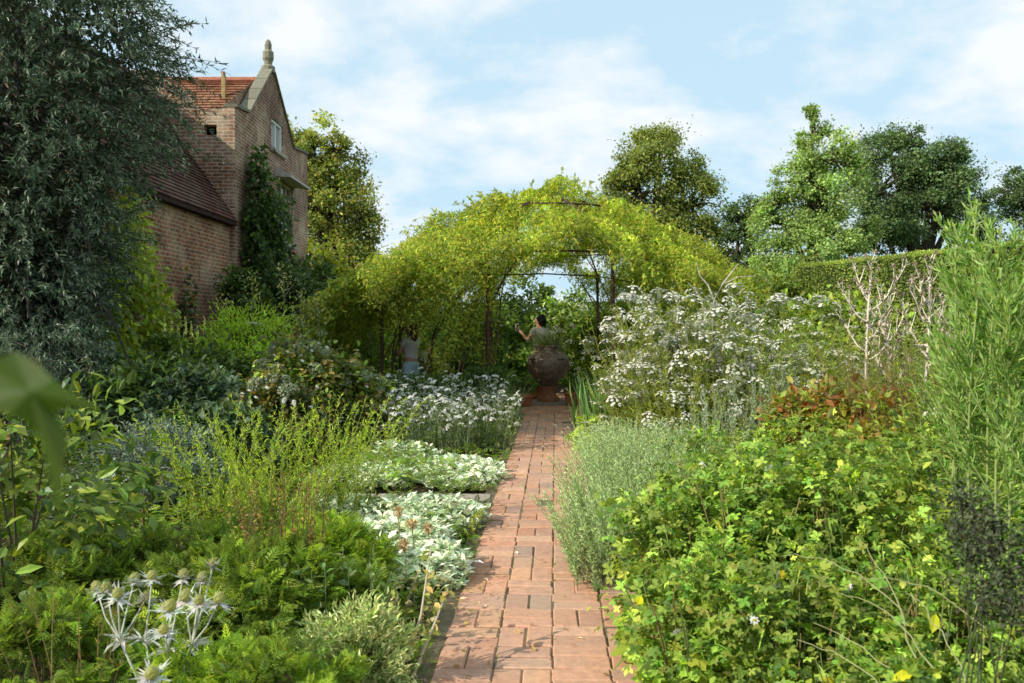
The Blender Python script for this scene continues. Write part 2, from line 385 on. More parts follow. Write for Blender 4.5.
for j in range(-8, 57):
    y = 2.4 + j * S + .0
    for i in range(4):
        x = path_x(y) + (i - 1.5) * S; turn = (i + j) % 2 if R2.random() > .12 else R2.randint(0, 1)
        for h in (-1, 1):
            if R2.random() < .006: continue
            ox, oy = (0, h * S / 4) if turn else (h * S / 4, 0)
            c = np.array(R2.choice(BR)) * R2.uniform(.9, 1.1)
            if R2.random() < .035: c = c * .5 + np.array([.24, .21, .19]) * .5
            g = .0065
            l, w = (S - g, S / 2 - g)
            brick(mb, x + ox + R2.gauss(0, .0025), y + oy + R2.gauss(0, .0025), (0 if turn else math.pi / 2) - .0504 + R2.gauss(0, .012), l, w, -.03, .022 + R2.gauss(0, .0028), (R2.gauss(0, .0016), R2.gauss(0, .0016)), c)
# weathered fired-clay material with dirt and moss
m, nt, out = new_mat('path_brick'); L = nt.links.new
a = N(nt, 'ShaderNodeVertexColor', layer_name='Col'); geo = N(nt, 'ShaderNodeNewGeometry')
na = N(nt, 'ShaderNodeTexNoise', Scale=28.0, Detail=8.0, Roughness=.7); nb = N(nt, 'ShaderNodeTexNoise', Scale=1.6, Detail=5.0, Roughness=.65)
L(geo.outputs['Position'], na.inputs[0]); L(geo.outputs['Position'], nb.inputs[0])
r = N(nt, 'ShaderNodeMapRange'); r.inputs[1].default_value = .3; r.inputs[2].default_value = .7; r.inputs[3].default_value = .72; r.inputs[4].default_value = 1.25; L(na.outputs[0], r.inputs[0])
mu = N(nt, 'ShaderNodeMix', data_type='RGBA', blend_type='MULTIPLY'); mu.inputs[0].default_value = 1; L(a.outputs[0], mu.inputs[6]); L(r.outputs[0], mu.inputs[7])
r2 = N(nt, 'ShaderNodeMapRange'); r2.inputs[1].default_value = .42; r2.inputs[2].default_value = .72; r2.inputs[4].default_value = .6; L(nb.outputs[0], r2.inputs[0])
d = N(nt, 'ShaderNodeMix', data_type='RGBA'); L(r2.outputs[0], d.inputs[0]); L(mu.outputs[2], d.inputs[6]); d.inputs[7].default_value = (.46, .33, .24, 1)
p = N(nt, 'ShaderNodeBsdfPrincipled', Roughness=.85); p.inputs['Specular IOR Level'].default_value = .2; L(d.outputs[2], p.inputs['Base Color'])
b = N(nt, 'ShaderNodeBump', Strength=.5, Distance=.006); L(na.outputs[0], b.inputs['Height']); L(b.outputs[0], p.inputs['Normal']); L(p.outputs[0], out.inputs[0])
kind(mb.build('brick_path', m), 'structure')
mb = MB(); n = 60; V = []; T = []
for k in range(n):
    y = -1 + k * 19.0 / (n - 1)
    for i in range(5): V.append((path_x(y) + (i - 2) * (.64 + .02 * R2.random()) / 2, y, .013 + R2.gauss(0, .003)))
for k in range(n - 1):
    for i in range(4): q = k * 5 + i; T += [(q, q + 1, q + 6), (q, q + 6, q + 5)]
mb.add(V, T, (.17, .14, .085)); kind(mb.build('path_bed', M_SOIL, smooth=True), 'structure')
mb = MB(); n = 420; y = 2.6 * (16.5 / 2.6) ** RNG.uniform(0, 1, n); e = RNG.choice([-1, 1], n) * np.where(RNG.uniform(0, 1, n) < .75, RNG.uniform(.36, .56, n), RNG.uniform(0, .5, n)); a = RNG.uniform(0, 6.28, n); l_ = RNG.uniform(.015, .045, n)
leaves(mb, OVAL, np.stack([path_x(y) + e, y, np.full(n, .034)], 1), np.stack([np.cos(a), np.sin(a), RNG.uniform(-.05, .25, n)], 1), l_, l_ * .5, pal(n, [(.20, .13, .06), (.12, .08, .04), (.25, .2, .08), (.10, .12, .03), (.5, .48, .4)], [3, 3, 2, 2, 1]), np.tile([0, 0, 1.], (n, 1)) + RNG.normal(0, .2, (n, 3)))
n = 1500; y = 2.6 * (16.5 / 2.6) ** RNG.uniform(0, 1, n); i_ = RNG.choice([-2, -1, 0, 1, 2], n, p=[.33, .1, .12, .12, .33]); k = RNG.uniform(0, 1, n) < .5 + .5 * np.sin(y * 5 + i_ * 2)
y, i_ = y[k], i_[k]; n = len(y); leaves(mb, DIAMOND, np.stack([path_x(y) + i_ * S + RNG.normal(0, .006, n), y, np.full(n, .018)], 1), rand_dir(n, 1.0), .016 * RNG.uniform(.5, 1.4, n) * (1 + .04 * y), .009, pal(n, [(.08, .12, .025), (.11, .13, .04), (.06, .08, .02)]))
kind(mb.build('leaf_litter', M_LEAF), 'stuff')
# narrow stone side path between the silver edging
mb = MB()
x = path_x(7.7) - .56
while x > -1.5:
    l = R2.uniform(.45, .75); brick(mb, x - l / 2, 7.72 + R2.gauss(0, .01), R2.gauss(0, .01), l - .02, .42, -.03, .03 + R2.gauss(0, .004), (0, 0), np.array([.37, .32, .25]) * R2.uniform(.85, 1.1), .012); x -= l
kind(mb.build('stone_side_path', M_STONE), 'structure')
# paved circle below the urn
mb = MB()
for rr in np.arange(.9, 2.2, .15):
    nn = int(2 * math.pi * rr / .28)
    for k in range(nn):
        a_ = 2 * math.pi * k / nn; brick(mb, .75 + rr * math.cos(a_), 17.35 + rr * math.sin(a_), a_ + math.pi / 2, .26, .13, -.03, .034 + R2.gauss(0, .002), (0, 0), np.array(R2.choice(BR)) * R2.uniform(.75, 1.1))
kind(mb.build('urn_paving', m), 'structure')

# ================================================================== HOUSE
def gutter_tile_roof(mb, e0, e1, r0, r1, rows, col):
    """stepped rows of tiles between eave line e0-e1 and ridge line r0-r1"""
    e0, e1, r0, r1 = map(np.array, (e0, e1, r0, r1)); n = nrm(np.cross(e1 - e0, r0 - e0))
    if n[2] < 0: n = -n
    for k in range(rows):
        a, b = k / rows, (k + 1.15) / rows
        p0, p1 = e0 + (r0 - e0) * a, e1 + (r1 - e1) * a; q0, q1 = e0 + (r0 - e0) * min(b, 1), e1 + (r1 - e1) * min(b, 1)
        lift = n * .03
        c = np.array(col) * R2.uniform(.9, 1.1)
        mb.quad(p0 + lift, p1 + lift, q1, q0, c); mb.quad(p0, p1, p1 + lift, p0 + lift, c * .7)
M_BRW = brick_mat('house_brick_wing', 'box', (.42, .155, .075), (.24, .095, .058), (.46, .36, .24), .23, .076, .9, (.42, .33, .22), .015)
M_BRT = brick_mat('house_brick_tower', 'box', (.38, .145, .082), (.19, .085, .06), (.46, .37, .26), .23, .076, .9, (.48, .41, .29), .016)
M_TILX = brick_mat('roof_tile_wing', 'YZ', (.17, .07, .055), (.12, .052, .045), (.03, .02, .02), .17, .14, .8, (.14, .11, .08), .008)
M_TILY = brick_mat('roof_tile_main', 'XZ', (.36, .14, .07), (.24, .095, .055), (.07, .03, .02), .17, .14, .9, (.28, .18, .11), .008)
HX = -5.95
house = thing('brick_house', 'old red brick house with a pointed gable, finial and tiled roofs', 'house', (HX, 18.4, 0))
def pbox(name, mat, lo, hi, col=(1, 1, 1), parent=house): b_ = MB(); b_.box(lo, hi, col); return b_.build(name, mat, parent)
# low wing running towards the viewer
mb = MB(); mb.box((-10.0, 12.0, -.2), (HX - .12, 18.38, 3.8))
a0 = (-10.0, 12.0, 3.8); a1 = (HX - .12, 12.0, 3.8); a2 = (-7.95, 12.0, 6.65)
mb.add([a0, a1, a2], [(0, 1, 2)], (1, 1, 1)); wing = mb.build('wing_wall', M_BRW, house)
mb = MB(); gutter_tile_roof(mb, (HX + .06, 11.8, 3.8), (HX + .06, 18.36, 3.8), (-7.95, 11.8, 6.75), (-7.95, 18.36, 6.75), 34, (1, 1, 1))
gutter_tile_roof(mb, (-10.2, 18.36, 3.5), (-10.2, 11.8, 3.5), (-7.95, 18.36, 6.75), (-7.95, 11.8, 6.75), 34, (1, 1, 1))
wr = mb.build('wing_roof', M_TILX, house)
mb = MB(); tube(mb, [(-7.95, 11.8, 6.78), (-7.95, 18.36, 6.78)], .09, (.16, .08, .06)); mb.build('ridge', M_TERRA, wr)
mb = MB(); mb.box((HX - .12, 11.85, 3.72), (HX + .05, 18.36, 3.8), (.05, .03, .025)); mb.build('eave', M_BARK, wr)
# tall block: gable wall faces the path
G = [(18.4, -.2), (24.9, -.2), (24.9, 6.55), (23.3, 6.4), (23.05, 6.6), (21.45, 7.85), (21.15, 7.85), (19.35, 6.38), (18.4, 6.28)]
W1 = (21.2, 22.25, 6.0, 6.75); W2 = (21.7, 23.2, 3.75, 5.3)
def gable(mb, x, holes):
    # vertical strips between the breakpoints, cut around the window openings
    ys_ = sorted(set([p[0] for p in G] + [v for h in holes for v in h[:2]]))
    top = sorted([p for p in G[2:]], key=lambda p: p[0]); ty = [p[0] for p in top]; tz = [p[1] for p in top]
    for y0, y1 in zip(ys_[:-1], ys_[1:]):
        z0, z1 = np.interp(y0 + 1e-4, ty, tz), np.interp(y1 - 1e-4, ty, tz)
        segs = [(-.2, None)]
        for h in sorted(holes, key=lambda h: h[2]):
            if h[0] <= y0 and h[1] >= y1: segs[-1] = (segs[-1][0], h[2]); segs.append((h[3], None))
        for lo, hi in segs:
            if hi is None: mb.quad((x, y0, lo), (x, y1, lo), (x, y1, z1), (x, y0, z0))
            else: mb.quad((x, y0, lo), (x, y1, lo), (x, y1, hi), (x, y0, hi))
mb = MB(); gable(mb, HX, [W1, W2])
for h in (W1, W2):   # brick reveals
    y0, y1, z0, z1 = h; d = .16
    mb.quad((HX, y0, z0), (HX - d, y0, z0), (HX - d, y0, z1), (HX, y0, z1)); mb.quad((HX, y1, z0), (HX, y1, z1), (HX - d, y1, z1), (HX - d, y1, z0))
    mb.quad((HX, y0, z1), (HX - d, y0, z1), (HX - d, y1, z1), (HX, y1, z1)); mb.quad((HX, y0, z0), (HX, y1, z0), (HX - d, y1, z0), (HX - d, y0, z0))
# front wall with a square hole, its top rising in a rake
hx0, hx1, hz0, hz1 = -6.62, -6.34, 5.68, 5.9
fw = [(-13, 7.3), (-7.6, 7.05), (-7.2, 6.75), (-6.7, 6.2), (hx0, 6.2), (hx1, 6.24), (HX, 6.28)]
for (x0, z0), (x1, z1) in zip(fw[:-1], fw[1:]):
    if x0 == hx0:
        mb.quad((x0, 18.4, -.2), (x1, 18.4, -.2), (x1, 18.4, hz0), (x0, 18.4, hz0)); mb.quad((x0, 18.4, hz1), (x1, 18.4, hz1), (x1, 18.4, z1), (x0, 18.4, z0))
    else: mb.quad((x0, 18.4, -.2), (x1, 18.4, -.2), (x1, 18.4, z1), (x0, 18.4, z0))
    mb.quad((x0, 18.4, z0), (x1, 18.4, z1), (x1, 18.7, z1), (x0, 18.7, z0)); mb.quad((x0, 18.7, -.2), (x0, 18.7, z0), (x1, 18.7, z1), (x1, 18.7, -.2)) if x0 != hx0 else None
mb.quad((hx0, 18.4, hz0), (hx1, 18.4, hz0), (hx1, 18.6, hz0), (hx0, 18.6, hz0)); mb.quad((hx0, 18.4, hz0), (hx0, 18.6, hz0), (hx0, 18.6, hz1), (hx0, 18.4, hz1)); mb.quad((hx1, 18.4, hz0), (hx1, 18.4, hz1), (hx1, 18.6, hz1), (hx1, 18.6, hz0)); mb.quad((hx0, 18.4, hz1), (hx0, 18.6, hz1), (hx1, 18.6, hz1), (hx1, 18.4, hz1))
mb.quad((HX, 24.9, -.2), (-13, 24.9, -.2), (-13, 24.9, 6.5), (HX, 24.9, 6.5))
mb.quad((HX - .3, 18.4, 6.25), (HX - .3, 21.3, 7.8), (HX - .3, 24.9, 6.4), (HX - .3, 24.9, 3))
tower = mb.build('gable_wall', M_BRT, house)
mb = MB(); mb.box((hx0, 18.62, hz0), (hx1, 18.69, hz1), (.004, .004, .004)); mb.build('dark_hole_back', M_BARK, house)  # near-black back panel paints the darkness inside the hole
mb = MB(); gutter_tile_roof(mb, (-13, 18.72, 5.45), (HX - .12, 18.72, 5.45), (-13, 21.3, 7.62), (HX - .12, 21.3, 7.62), 24, (1, 1, 1))
gutter_tile_roof(mb, (HX - .12, 24.85, 5.2), (-13, 24.85, 5.2), (HX - .12, 21.3, 7.62), (-13, 21.3, 7.62), 24, (1, 1, 1))
mr = mb.build('main_roof', M_TILY, house)
mb = MB(); tube(mb, [(-13, 21.3, 7.66), (HX - .2, 21.3, 7.66)], .1, (.36, .14, .08)); mb.build('ridge', M_TERRA, mr)
mb = MB(); mb.box((-6.99, 20.62, 7.0), (-6.9, 20.71, 7.6), (.34, .27, .12)); tube(mb, [(-6.945, 20.665, 7.6), (-6.945, 20.665, 7.7)], [.05, .035], (.35, .2, .09)); mb.build('chimney', M_TERRA, mr)
# stone coping along the gable
mb = MB()
for p, q in zip(G[2:-1], G[3:]):
    a = np.array([HX, *p]); b_ = np.array([HX, *q]); up_ = np.array([0, 0, .07])
    for s in range(4):
        u0, u1 = s / 4 + .01, (s + 1) / 4 - .01; c0, c1 = a + (b_ - a) * u0, a + (b_ - a) * u1; cc_ = np.array([.21, .20, .145]) * R2.uniform(.8, 1.15)
        A = [c0 + (-.24, 0, .003), c0 + (.05, 0, .003), c1 + (.05, 0, .003), c1 + (-.24, 0, .003)]; B = [v + up_ for v in A]
        mb.add(A + B, [(4,5,6),(4,6,7),(0,1,5),(0,5,4),(1,2,6),(1,6,5),(2,3,7),(2,7,6),(3,0,4),(3,4,7),(0,2,1),(0,3,2)], cc_)
mb.build('coping', M_STONE, house)
# carved finial: lathe profile on a square block
mb = MB(); th = np.linspace(0, 2 * math.pi, 11)[:-1]; prof = [(.17, 7.85), (.17, 8.0), (.10, 8.05), (.11, 8.14), (.14, 8.2), (.135, 8.36), (.085, 8.42), (.09, 8.55), (.06, 8.64), (.02, 8.68)]
def lathe(mb, cx, cy, prof, col, seg=24, mat=0):
    th = np.arange(seg) * 2 * math.pi / seg; V = [(cx + r * math.cos(a), cy + r * math.sin(a), z) for r, z in prof for a in th]; T = []
    for i in range(len(prof) - 1):
        for s in range(seg):
            s2 = (s + 1) % seg; T += [(i*seg+s, i*seg+s2, (i+1)*seg+s2), (i*seg+s, (i+1)*seg+s2, (i+1)*seg+s)]
    mb.add(V, T, col, mat)
lathe(mb, HX - .1, 21.3, prof, (.27, .25, .18), 10); mb.build('finial', M_STONE, house)
# attic window
def window(name, y0, y1, z0, z1, gm, cols, rows, fcol):
    w = MB(); d = HX - .09; f = .07
    for yy in (y0, y1 - f): w.box((d - .04, yy, z0), (d + .05, yy + f, z1), fcol)
    for zz in (z0, z1 - f): w.box((d - .038, y0 + f, zz), (d + .048, y1 - f, zz + f), fcol)
    for k in range(1, cols): yy = y0 + (y1 - y0) * k / cols; w.box((d - .03, yy - .03, z0 + f), (d + .04, yy + .03, z1 - f), fcol)
    for k in range(1, rows): zz = z0 + (z1 - z0) * k / rows; w.box((d - .028, y0 + f, zz - .018), (d + .036, y1 - f, zz + .018), fcol)
    o = w.build('window', M_PAINT, house); g = MB(); g.quad((d, y0, z0), (d, y1, z0), (d, y1, z1), (d, y0, z1)); g.build('pane', gm, o)
    s = MB(); s.box((HX - .06, y0 - .08, z0 - .09), (HX + .09, y1 + .08, z0 - .003), (.4, .37, .3)); s.build('sill', M_STONE, o)
window('window', *W1, M_GLASSW, 2, 1, (.75, .75, .72)); window('window', *W2, M_LEAD, 3, 4, (.42, .36, .22))
mb = MB(); mb.add([(HX, 21.5, 5.62), (HX, 23.4, 5.62), (HX + .42, 23.5, 5.36), (HX + .42, 21.4, 5.36), (HX, 21.5, 5.34), (HX, 23.4, 5.34), (HX + .42, 23.5, 5.3), (HX + .42, 21.4, 5.3)],
                  [(0,2,1),(0,3,2),(3,6,2),(3,7,6),(4,5,6),(4,6,7),(0,4,7),(0,7,3),(1,2,6),(1,6,5)], (.5, .46, .42)); mb.build('window_hood', M_STONE, house)

# ================================================================== TREES
def tree(name, label, Y, lobes, n, ls, cols, trunk, group=None, wts=None, nclump=30, dens=.42, depth=.85, j=.24, tm=DIAMOND):
    """lobes: (px, py, rx, ry) as the photograph shows them, in pixels at distance Y"""
    s = Y / F; X0 = float(at(trunk[0], 325, Y)[0])
    root = thing(name, label, 'tree', (X0, Y, 0), group); mb = MB(); tb = MB()
    area = sum(l[2] * l[3] for l in lobes); fork = np.array([X0, Y, trunk[1]])
    tube(tb, [(X0, Y, -.1), (X0 + .1, Y, trunk[1] * .5), fork], [trunk[2] * 1.3, trunk[2], trunk[2] * .8], (.06, .05, .035), 0, 8)
    for px, py, rx, ry in lobes:
        c = at(px, py, Y) + np.array([0, RNG.uniform(-.35, .35) * rx * s, 0]); rad = np.array([rx * s, rx * s * depth, ry * s])
        m = int(3.4 * n * rx * ry / area); pos, out, sh, cc = blob(c, rad * 1.04, m, nclump, dens, .5, -.8)
        ax = out * .6 + RNG.normal(0, .6, (m, 3)); ax[:, 2] -= .15
        upv = out * .8 + np.array([0, 0, .6]) + RNG.normal(0, .45, (m, 3))
        l_ = ls * .52 * RNG.uniform(.6, 1.3, m); leaves(mb, tm, pos, ax, l_, l_ * .62, pal(m, cols, wts, j) * sh[:, None], upv)
        mid = (fork + c) / 2 + RNG.normal(0, .2, 3)
        tube(tb, [fork, mid, c], [trunk[2] * .6, trunk[2] * .4, trunk[2] * .12], (.06, .05, .035), 0, 6)
        k = cc[RNG.choice(len(cc), min(9, len(cc)), replace=False)]
        P = c + (k - c)[:, None] * np.linspace(0, 1, 4)[None, :, None]; P[:, 1:3] += RNG.normal(0, .12, (len(k), 2, 3))
        tubes(tb, P, np.array([[.3, .22, .14, .05]]) * trunk[2], np.array([.06, .05, .035]), 0, 4)
    mb.build('crown', M_TREE, root); tb.build('trunk', M_BARK, root)
    return root
OLIVE = [(.10, .125, .028), (.078, .105, .025), (.125, .135, .032), (.055, .078, .02)]
DARK = [(.035, .06, .022), (.05, .08, .03), (.028, .045, .02), (.065, .095, .035)]
LIGHT = [(.09, .14, .04), (.12, .17, .05), (.07, .11, .035), (.14, .18, .06)]
tree('broadleaf_tree', 'tall bushy tree behind the brick house gable', 46, [(318, 170, 26, 48), (345, 205, 30, 42), (330, 250, 36, 40), (355, 225, 22, 22), (310, 215, 30, 50), (345, 285, 30, 30), (335, 158, 16, 24), (300, 150, 22, 28)], 13000, .36, OLIVE + [(.14, .13, .03)], (330, 3.5, .35))
tree('broadleaf_tree', 'round-headed olive green tree rising behind the rose arbour', 52, [(656, 165, 34, 34), (640, 195, 34, 34), (690, 205, 30, 34), (665, 225, 42, 36), (700, 240, 24, 24), (655, 145, 20, 20), (612, 205, 14, 18), (665, 275, 40, 30), (630, 175, 20, 22), (685, 172, 18, 18)], 13000, .36, OLIVE, (663, 4, .4))
tree('broadleaf_tree', 'small dark tree squeezed between the olive and the pale airy tree', 50, [(742, 222, 16, 26), (738, 255, 20, 26), (755, 280, 22, 24), (722, 265, 12, 18), (750, 210, 10, 14)], 4500, .34, DARK, (742, 3, .3))
tree('broadleaf_tree', 'tallest airy pale green tree with a loose pointed top', 47, [(815, 130, 15, 22), (822, 160, 30, 26), (800, 185, 26, 24), (828, 200, 34, 36), (790, 225, 30, 30), (815, 250, 42, 36), (775, 262, 24, 30), (840, 150, 14, 16), (770, 210, 16, 18), (812, 112, 5, 8), (850, 235, 24, 30), (800, 285, 40, 24)], 12500, .33, LIGHT, (812, 4, .38), nclump=20)
tree('broadleaf_tree', 'dark green oak with twin rounded heads beside the pale airy tree', 54, [(893, 155, 30, 26), (880, 190, 34, 36), (938, 182, 34, 30), (962, 198, 24, 30), (915, 220, 46, 30), (905, 140, 16, 14), (945, 160, 20, 18), (965, 228, 26, 22), (880, 232, 30, 24), (925, 170, 24, 24)], 15000, .36, DARK + [(.05, .085, .035)], (920, 4, .5))
tree('broadleaf_tree', 'dark tree beyond the end of the clipped hedge, partly out of view', 56, [(1022, 190, 20, 20), (1035, 215, 26, 28), (1050, 185, 30, 24)], 5000, .36, DARK, (1040, 3, .4))

# ================================================================== ROSE ARBOUR
AC = np.array([.72, 17.4]); IRON = (.075, .035, .022)
def dome(r, th):
    """height of the iron dome over plan radius r"""
    return 4.14 - 1.85 * (np.clip(r, 0, 4.2) / 3.6) ** 2.0
arb = thing('rose_arbour', 'rusty iron arbour of thin posts and arching hoops over the urn', 'arbour', (AC[0], AC[1], 0))
POSTS = [(-.42, 14.6), (1.72, 14.6), (2.02, 20.2), (-.5, 20.2), (-2.34, 15.3), (-2.5, 19.0), (3.75, 15.7), (3.9, 19.1)]
for x, y in POSTS:
    mb = MB(); hz = float(dome(np.hypot(x - AC[0], y - AC[1]), 0))
    tube(mb, [(x, y, -.1), (x + .01, y, hz * .5), (x, y, hz)], .032, IRON, 0, 8); tube(mb, [(x, y, .0), (x, y, .12)], .06, IRON, 0, 8); tube(mb, [(x, y, hz - .1), (x, y, hz + .03)], [.05, .04], IRON, 0, 8)
    mb.build('post', M_RUST, arb, True)
for a, b in ((0, 2), (1, 3), (4, 7), (5, 6)):
    p, q = np.array(POSTS[a]), np.array(POSTS[b]); t = np.linspace(0, 1, 25)[:, None]
    xy = p + (q - p) * t; z = dome(np.hypot(xy[:, 0] - AC[0], xy[:, 1] - AC[1]), 0); mb = MB()
    tube(mb, np.c_[xy, z], .02, IRON, 0, 6); mb.build('hoop', M_RUST, arb, True)
for rr in (1.3, 2.55):
    th = np.linspace(0, 2 * math.pi, 49); mb = MB()
    tube(mb, np.c_[AC[0] + rr * np.cos(th), AC[1] + rr * np.sin(th), dome(np.full(49, rr), th)], .016, IRON, 0, 6); mb.build('ring', M_RUST, arb, True)
for k in range(8):
    a, b = POSTS[(0, 4, 5, 3, 2, 7, 6, 1)[k]], POSTS[(4, 5, 3, 2, 7, 6, 1, 0)[k]]; mb = MB()
    f = lambda p: (p[0], p[1], float(dome(np.hypot(p[0] - AC[0], p[1] - AC[1]), 0)) - .03)
    tube(mb, [f(a), (np.array(f(a)) + np.array(f(b))) / 2 + (0, 0, .05), f(b)], .018, IRON, 0, 6); mb.build('rail', M_RUST, arb, True)
# the climbing rose trained over it
rose = thing('climbing_rose', 'rambling rose covering the arbour in a wide yellow-green mound', 'rose', (AC[0] - 1.6, AC[1] - 2.4, 0))
RC = [(.165, .20, .028), (.14, .185, .028), (.19, .215, .035), (.10, .15, .022), (.225, .22, .045), (.07, .11, .02)]
mb = MB(); n = 130000
def rose_points(n):
    th = RNG.uniform(0, 2 * math.pi, n); r = np.sqrt(RNG.uniform(0, 1, n))
    ex = np.where(np.cos(th) < 0, 4.35, 4.1); ey = 3.7
    x = r * ex * np.cos(th); y = r * ey * np.sin(th)
    rim = np.clip((r - .35) / .65, 0, 1)
    lf = .5 - .5 * np.cos(th); q_ = np.hypot(x, y)
    tl = np.interp(q_, [0, .5, 1.37, 2.39, 3.2, 4.0, 4.4], [4.32, 4.2, 3.85, 3.5, 2.75, 2.2, 1.9]); tr = np.interp(q_, [0, .5, 1.08, 1.9, 2.7, 3.5, 4.2], [4.32, 4.2, 3.95, 3.6, 3.15, 2.75, 2.35])
    top = tl * lf + tr * (1 - lf)
    tx = np.interp(q_, [0, .5, 1.3, 2.6, 3.8], [4.32, 4.2, 3.9, 3.35, 3.05]); sa = np.abs(np.sin(th)) ** 4 * (np.abs(x + .1) < 1.5); top = top * (1 - sa) + tx * sa
    lump = .22 * np.sin(x * 2.3 + 1) * np.cos(y * 1.9) + .14 * np.sin(x * 5.1 + y * 3.7)
    thick = (.35 + .75 * rim * (1 - .45 * np.clip(np.cos(th), 0, 1))) * (1 - .6 * sa)
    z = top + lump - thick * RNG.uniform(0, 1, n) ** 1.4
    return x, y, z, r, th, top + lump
x, y, z, r, th, tp = rose_points(n)
hole = (np.sin(x * 3.1 + 2) * np.sin(y * 2.7 + 1) * np.sin(x * 1.3 - y * 1.1) > .27) & (r < .85)      # thin places where the sky shows
g = ~hole | (RNG.uniform(0, 1, n) < .18); x, y, z, r, th, tp = [v[g] for v in (x, y, z, r, th, tp)]; n = len(x)
pos = np.stack([AC[0] + x, AC[1] + y, z], 1); out = nrm(np.stack([x * .25 * r, y * .25 * r, 1 + 0 * x], 1)); cl = np.exp(.22 * np.sin(x * 4 + y * 3) + .18 * np.sin(x * 9 - y * 7))[:, None]
ax = out * .35 + RNG.normal(0, .6, (n, 3)); ax[:, 2] -= .1
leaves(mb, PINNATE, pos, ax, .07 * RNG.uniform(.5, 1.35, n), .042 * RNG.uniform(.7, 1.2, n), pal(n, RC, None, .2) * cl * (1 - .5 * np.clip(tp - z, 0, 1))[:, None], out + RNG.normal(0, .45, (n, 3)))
# arching new shoots standing out of the mound, and hanging ones at its rim
m_ = 1100; x, y, z, r, th, tp = rose_points(m_); P0 = np.stack([AC[0] + x, AC[1] + y, tp - .08], 1)
d = nrm(np.stack([x * .22 + RNG.normal(0, .35, m_), y * .22 + RNG.normal(0, .35, m_), RNG.uniform(.4, 1.3, m_) - r * 1.1], 1)); t = np.linspace(0, 1, 6)
Ls = RNG.uniform(.2, .6, m_); P = P0[:, None] + d[:, None] * (Ls[:, None] * t)[..., None]; P[..., 2] -= (Ls[:, None] * .45 * t ** 2)
tubes(mb, P, np.array([[.006, .006, .005, .004, .003, .002]]), np.array([.15, .13, .04]), 0, 3)
q, tg, tt = along(P, 14, .1); n = len(q); ax = tg * .4 + RNG.normal(0, .6, (n, 3)); leaves(mb, PINNATE, q, ax, .10 * RNG.uniform(.6, 1.2, n), .06, pal(n, RC, None, .2))
# leafy curtain hanging to the ground on the near left side
n = 36000; u = RNG.uniform(0, 1, n); cx = -2.55 + 2.25 * u + RNG.normal(0, .1, n); cy = 15.1 - .3 * np.sin(u * math.pi) + RNG.normal(0, .42, n)
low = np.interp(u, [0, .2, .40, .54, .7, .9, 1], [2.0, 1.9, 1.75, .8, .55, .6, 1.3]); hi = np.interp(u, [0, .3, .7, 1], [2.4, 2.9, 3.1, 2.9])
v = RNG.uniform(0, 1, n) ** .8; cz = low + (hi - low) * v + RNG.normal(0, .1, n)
thin = np.clip(.15 + .65 * v + .5 * np.sin(cx * 7 + 1) * np.sin(cz * 5) + .25 * np.sin(cx * 17) * np.sin(cz * 13), 0.04, 1) > RNG.uniform(0, 1, n)
cx, cy, cz, v = cx[thin], cy[thin], cz[thin], v[thin]; n = len(cx); ax = RNG.normal(0, .6, (n, 3)) + np.array([0, -.25, -.35])
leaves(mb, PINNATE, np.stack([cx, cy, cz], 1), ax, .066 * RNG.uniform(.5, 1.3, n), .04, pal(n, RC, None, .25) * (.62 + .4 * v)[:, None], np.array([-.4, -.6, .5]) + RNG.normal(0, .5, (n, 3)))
# drooping end of the mound at its far left
n = 5200; u = RNG.uniform(0, 1, n); cx = -2.3 - 1.35 * u + RNG.normal(0, .1, n); cy = 15.6 + RNG.normal(0, .45, n); hi = 2.9 - .95 * u; cz = hi - RNG.uniform(0, 1, n) ** 1.3 * (.7 + .2 * np.sin(cx * 7))
leaves(mb, PINNATE, np.stack([cx, cy, cz], 1), RNG.normal(0, .6, (n, 3)) + np.array([-.3, 0, -.4]), .105 * RNG.uniform(.6, 1.3, n), .07, pal(n, RC, None, .22) * .85)
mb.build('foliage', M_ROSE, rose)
# canes
for x, y in ((-.42, 14.6), (-2.3, 15.3), (1.8, 14.65), (-1.5, 14.9), (-1.0, 14.8), (3.7, 15.7)):
    for k in range(3):
        a = RNG.uniform(0, 6.3); hz = RNG.uniform(2.2, 3.0); cn = MB(); t = np.linspace(0, 1, 8)
        pts = np.stack([x + .12 * np.cos(a + t * 4) + (AC[0] - x) * t ** 3 * .4, y + .12 * np.sin(a + t * 4) + (AC[1] - y) * t ** 3 * .4, t * hz], 1)
        tube(cn, pts, np.linspace(.022, .01, 8), (.10, .07, .035), 0, 5); cn.build('cane', M_BARK, rose, True)

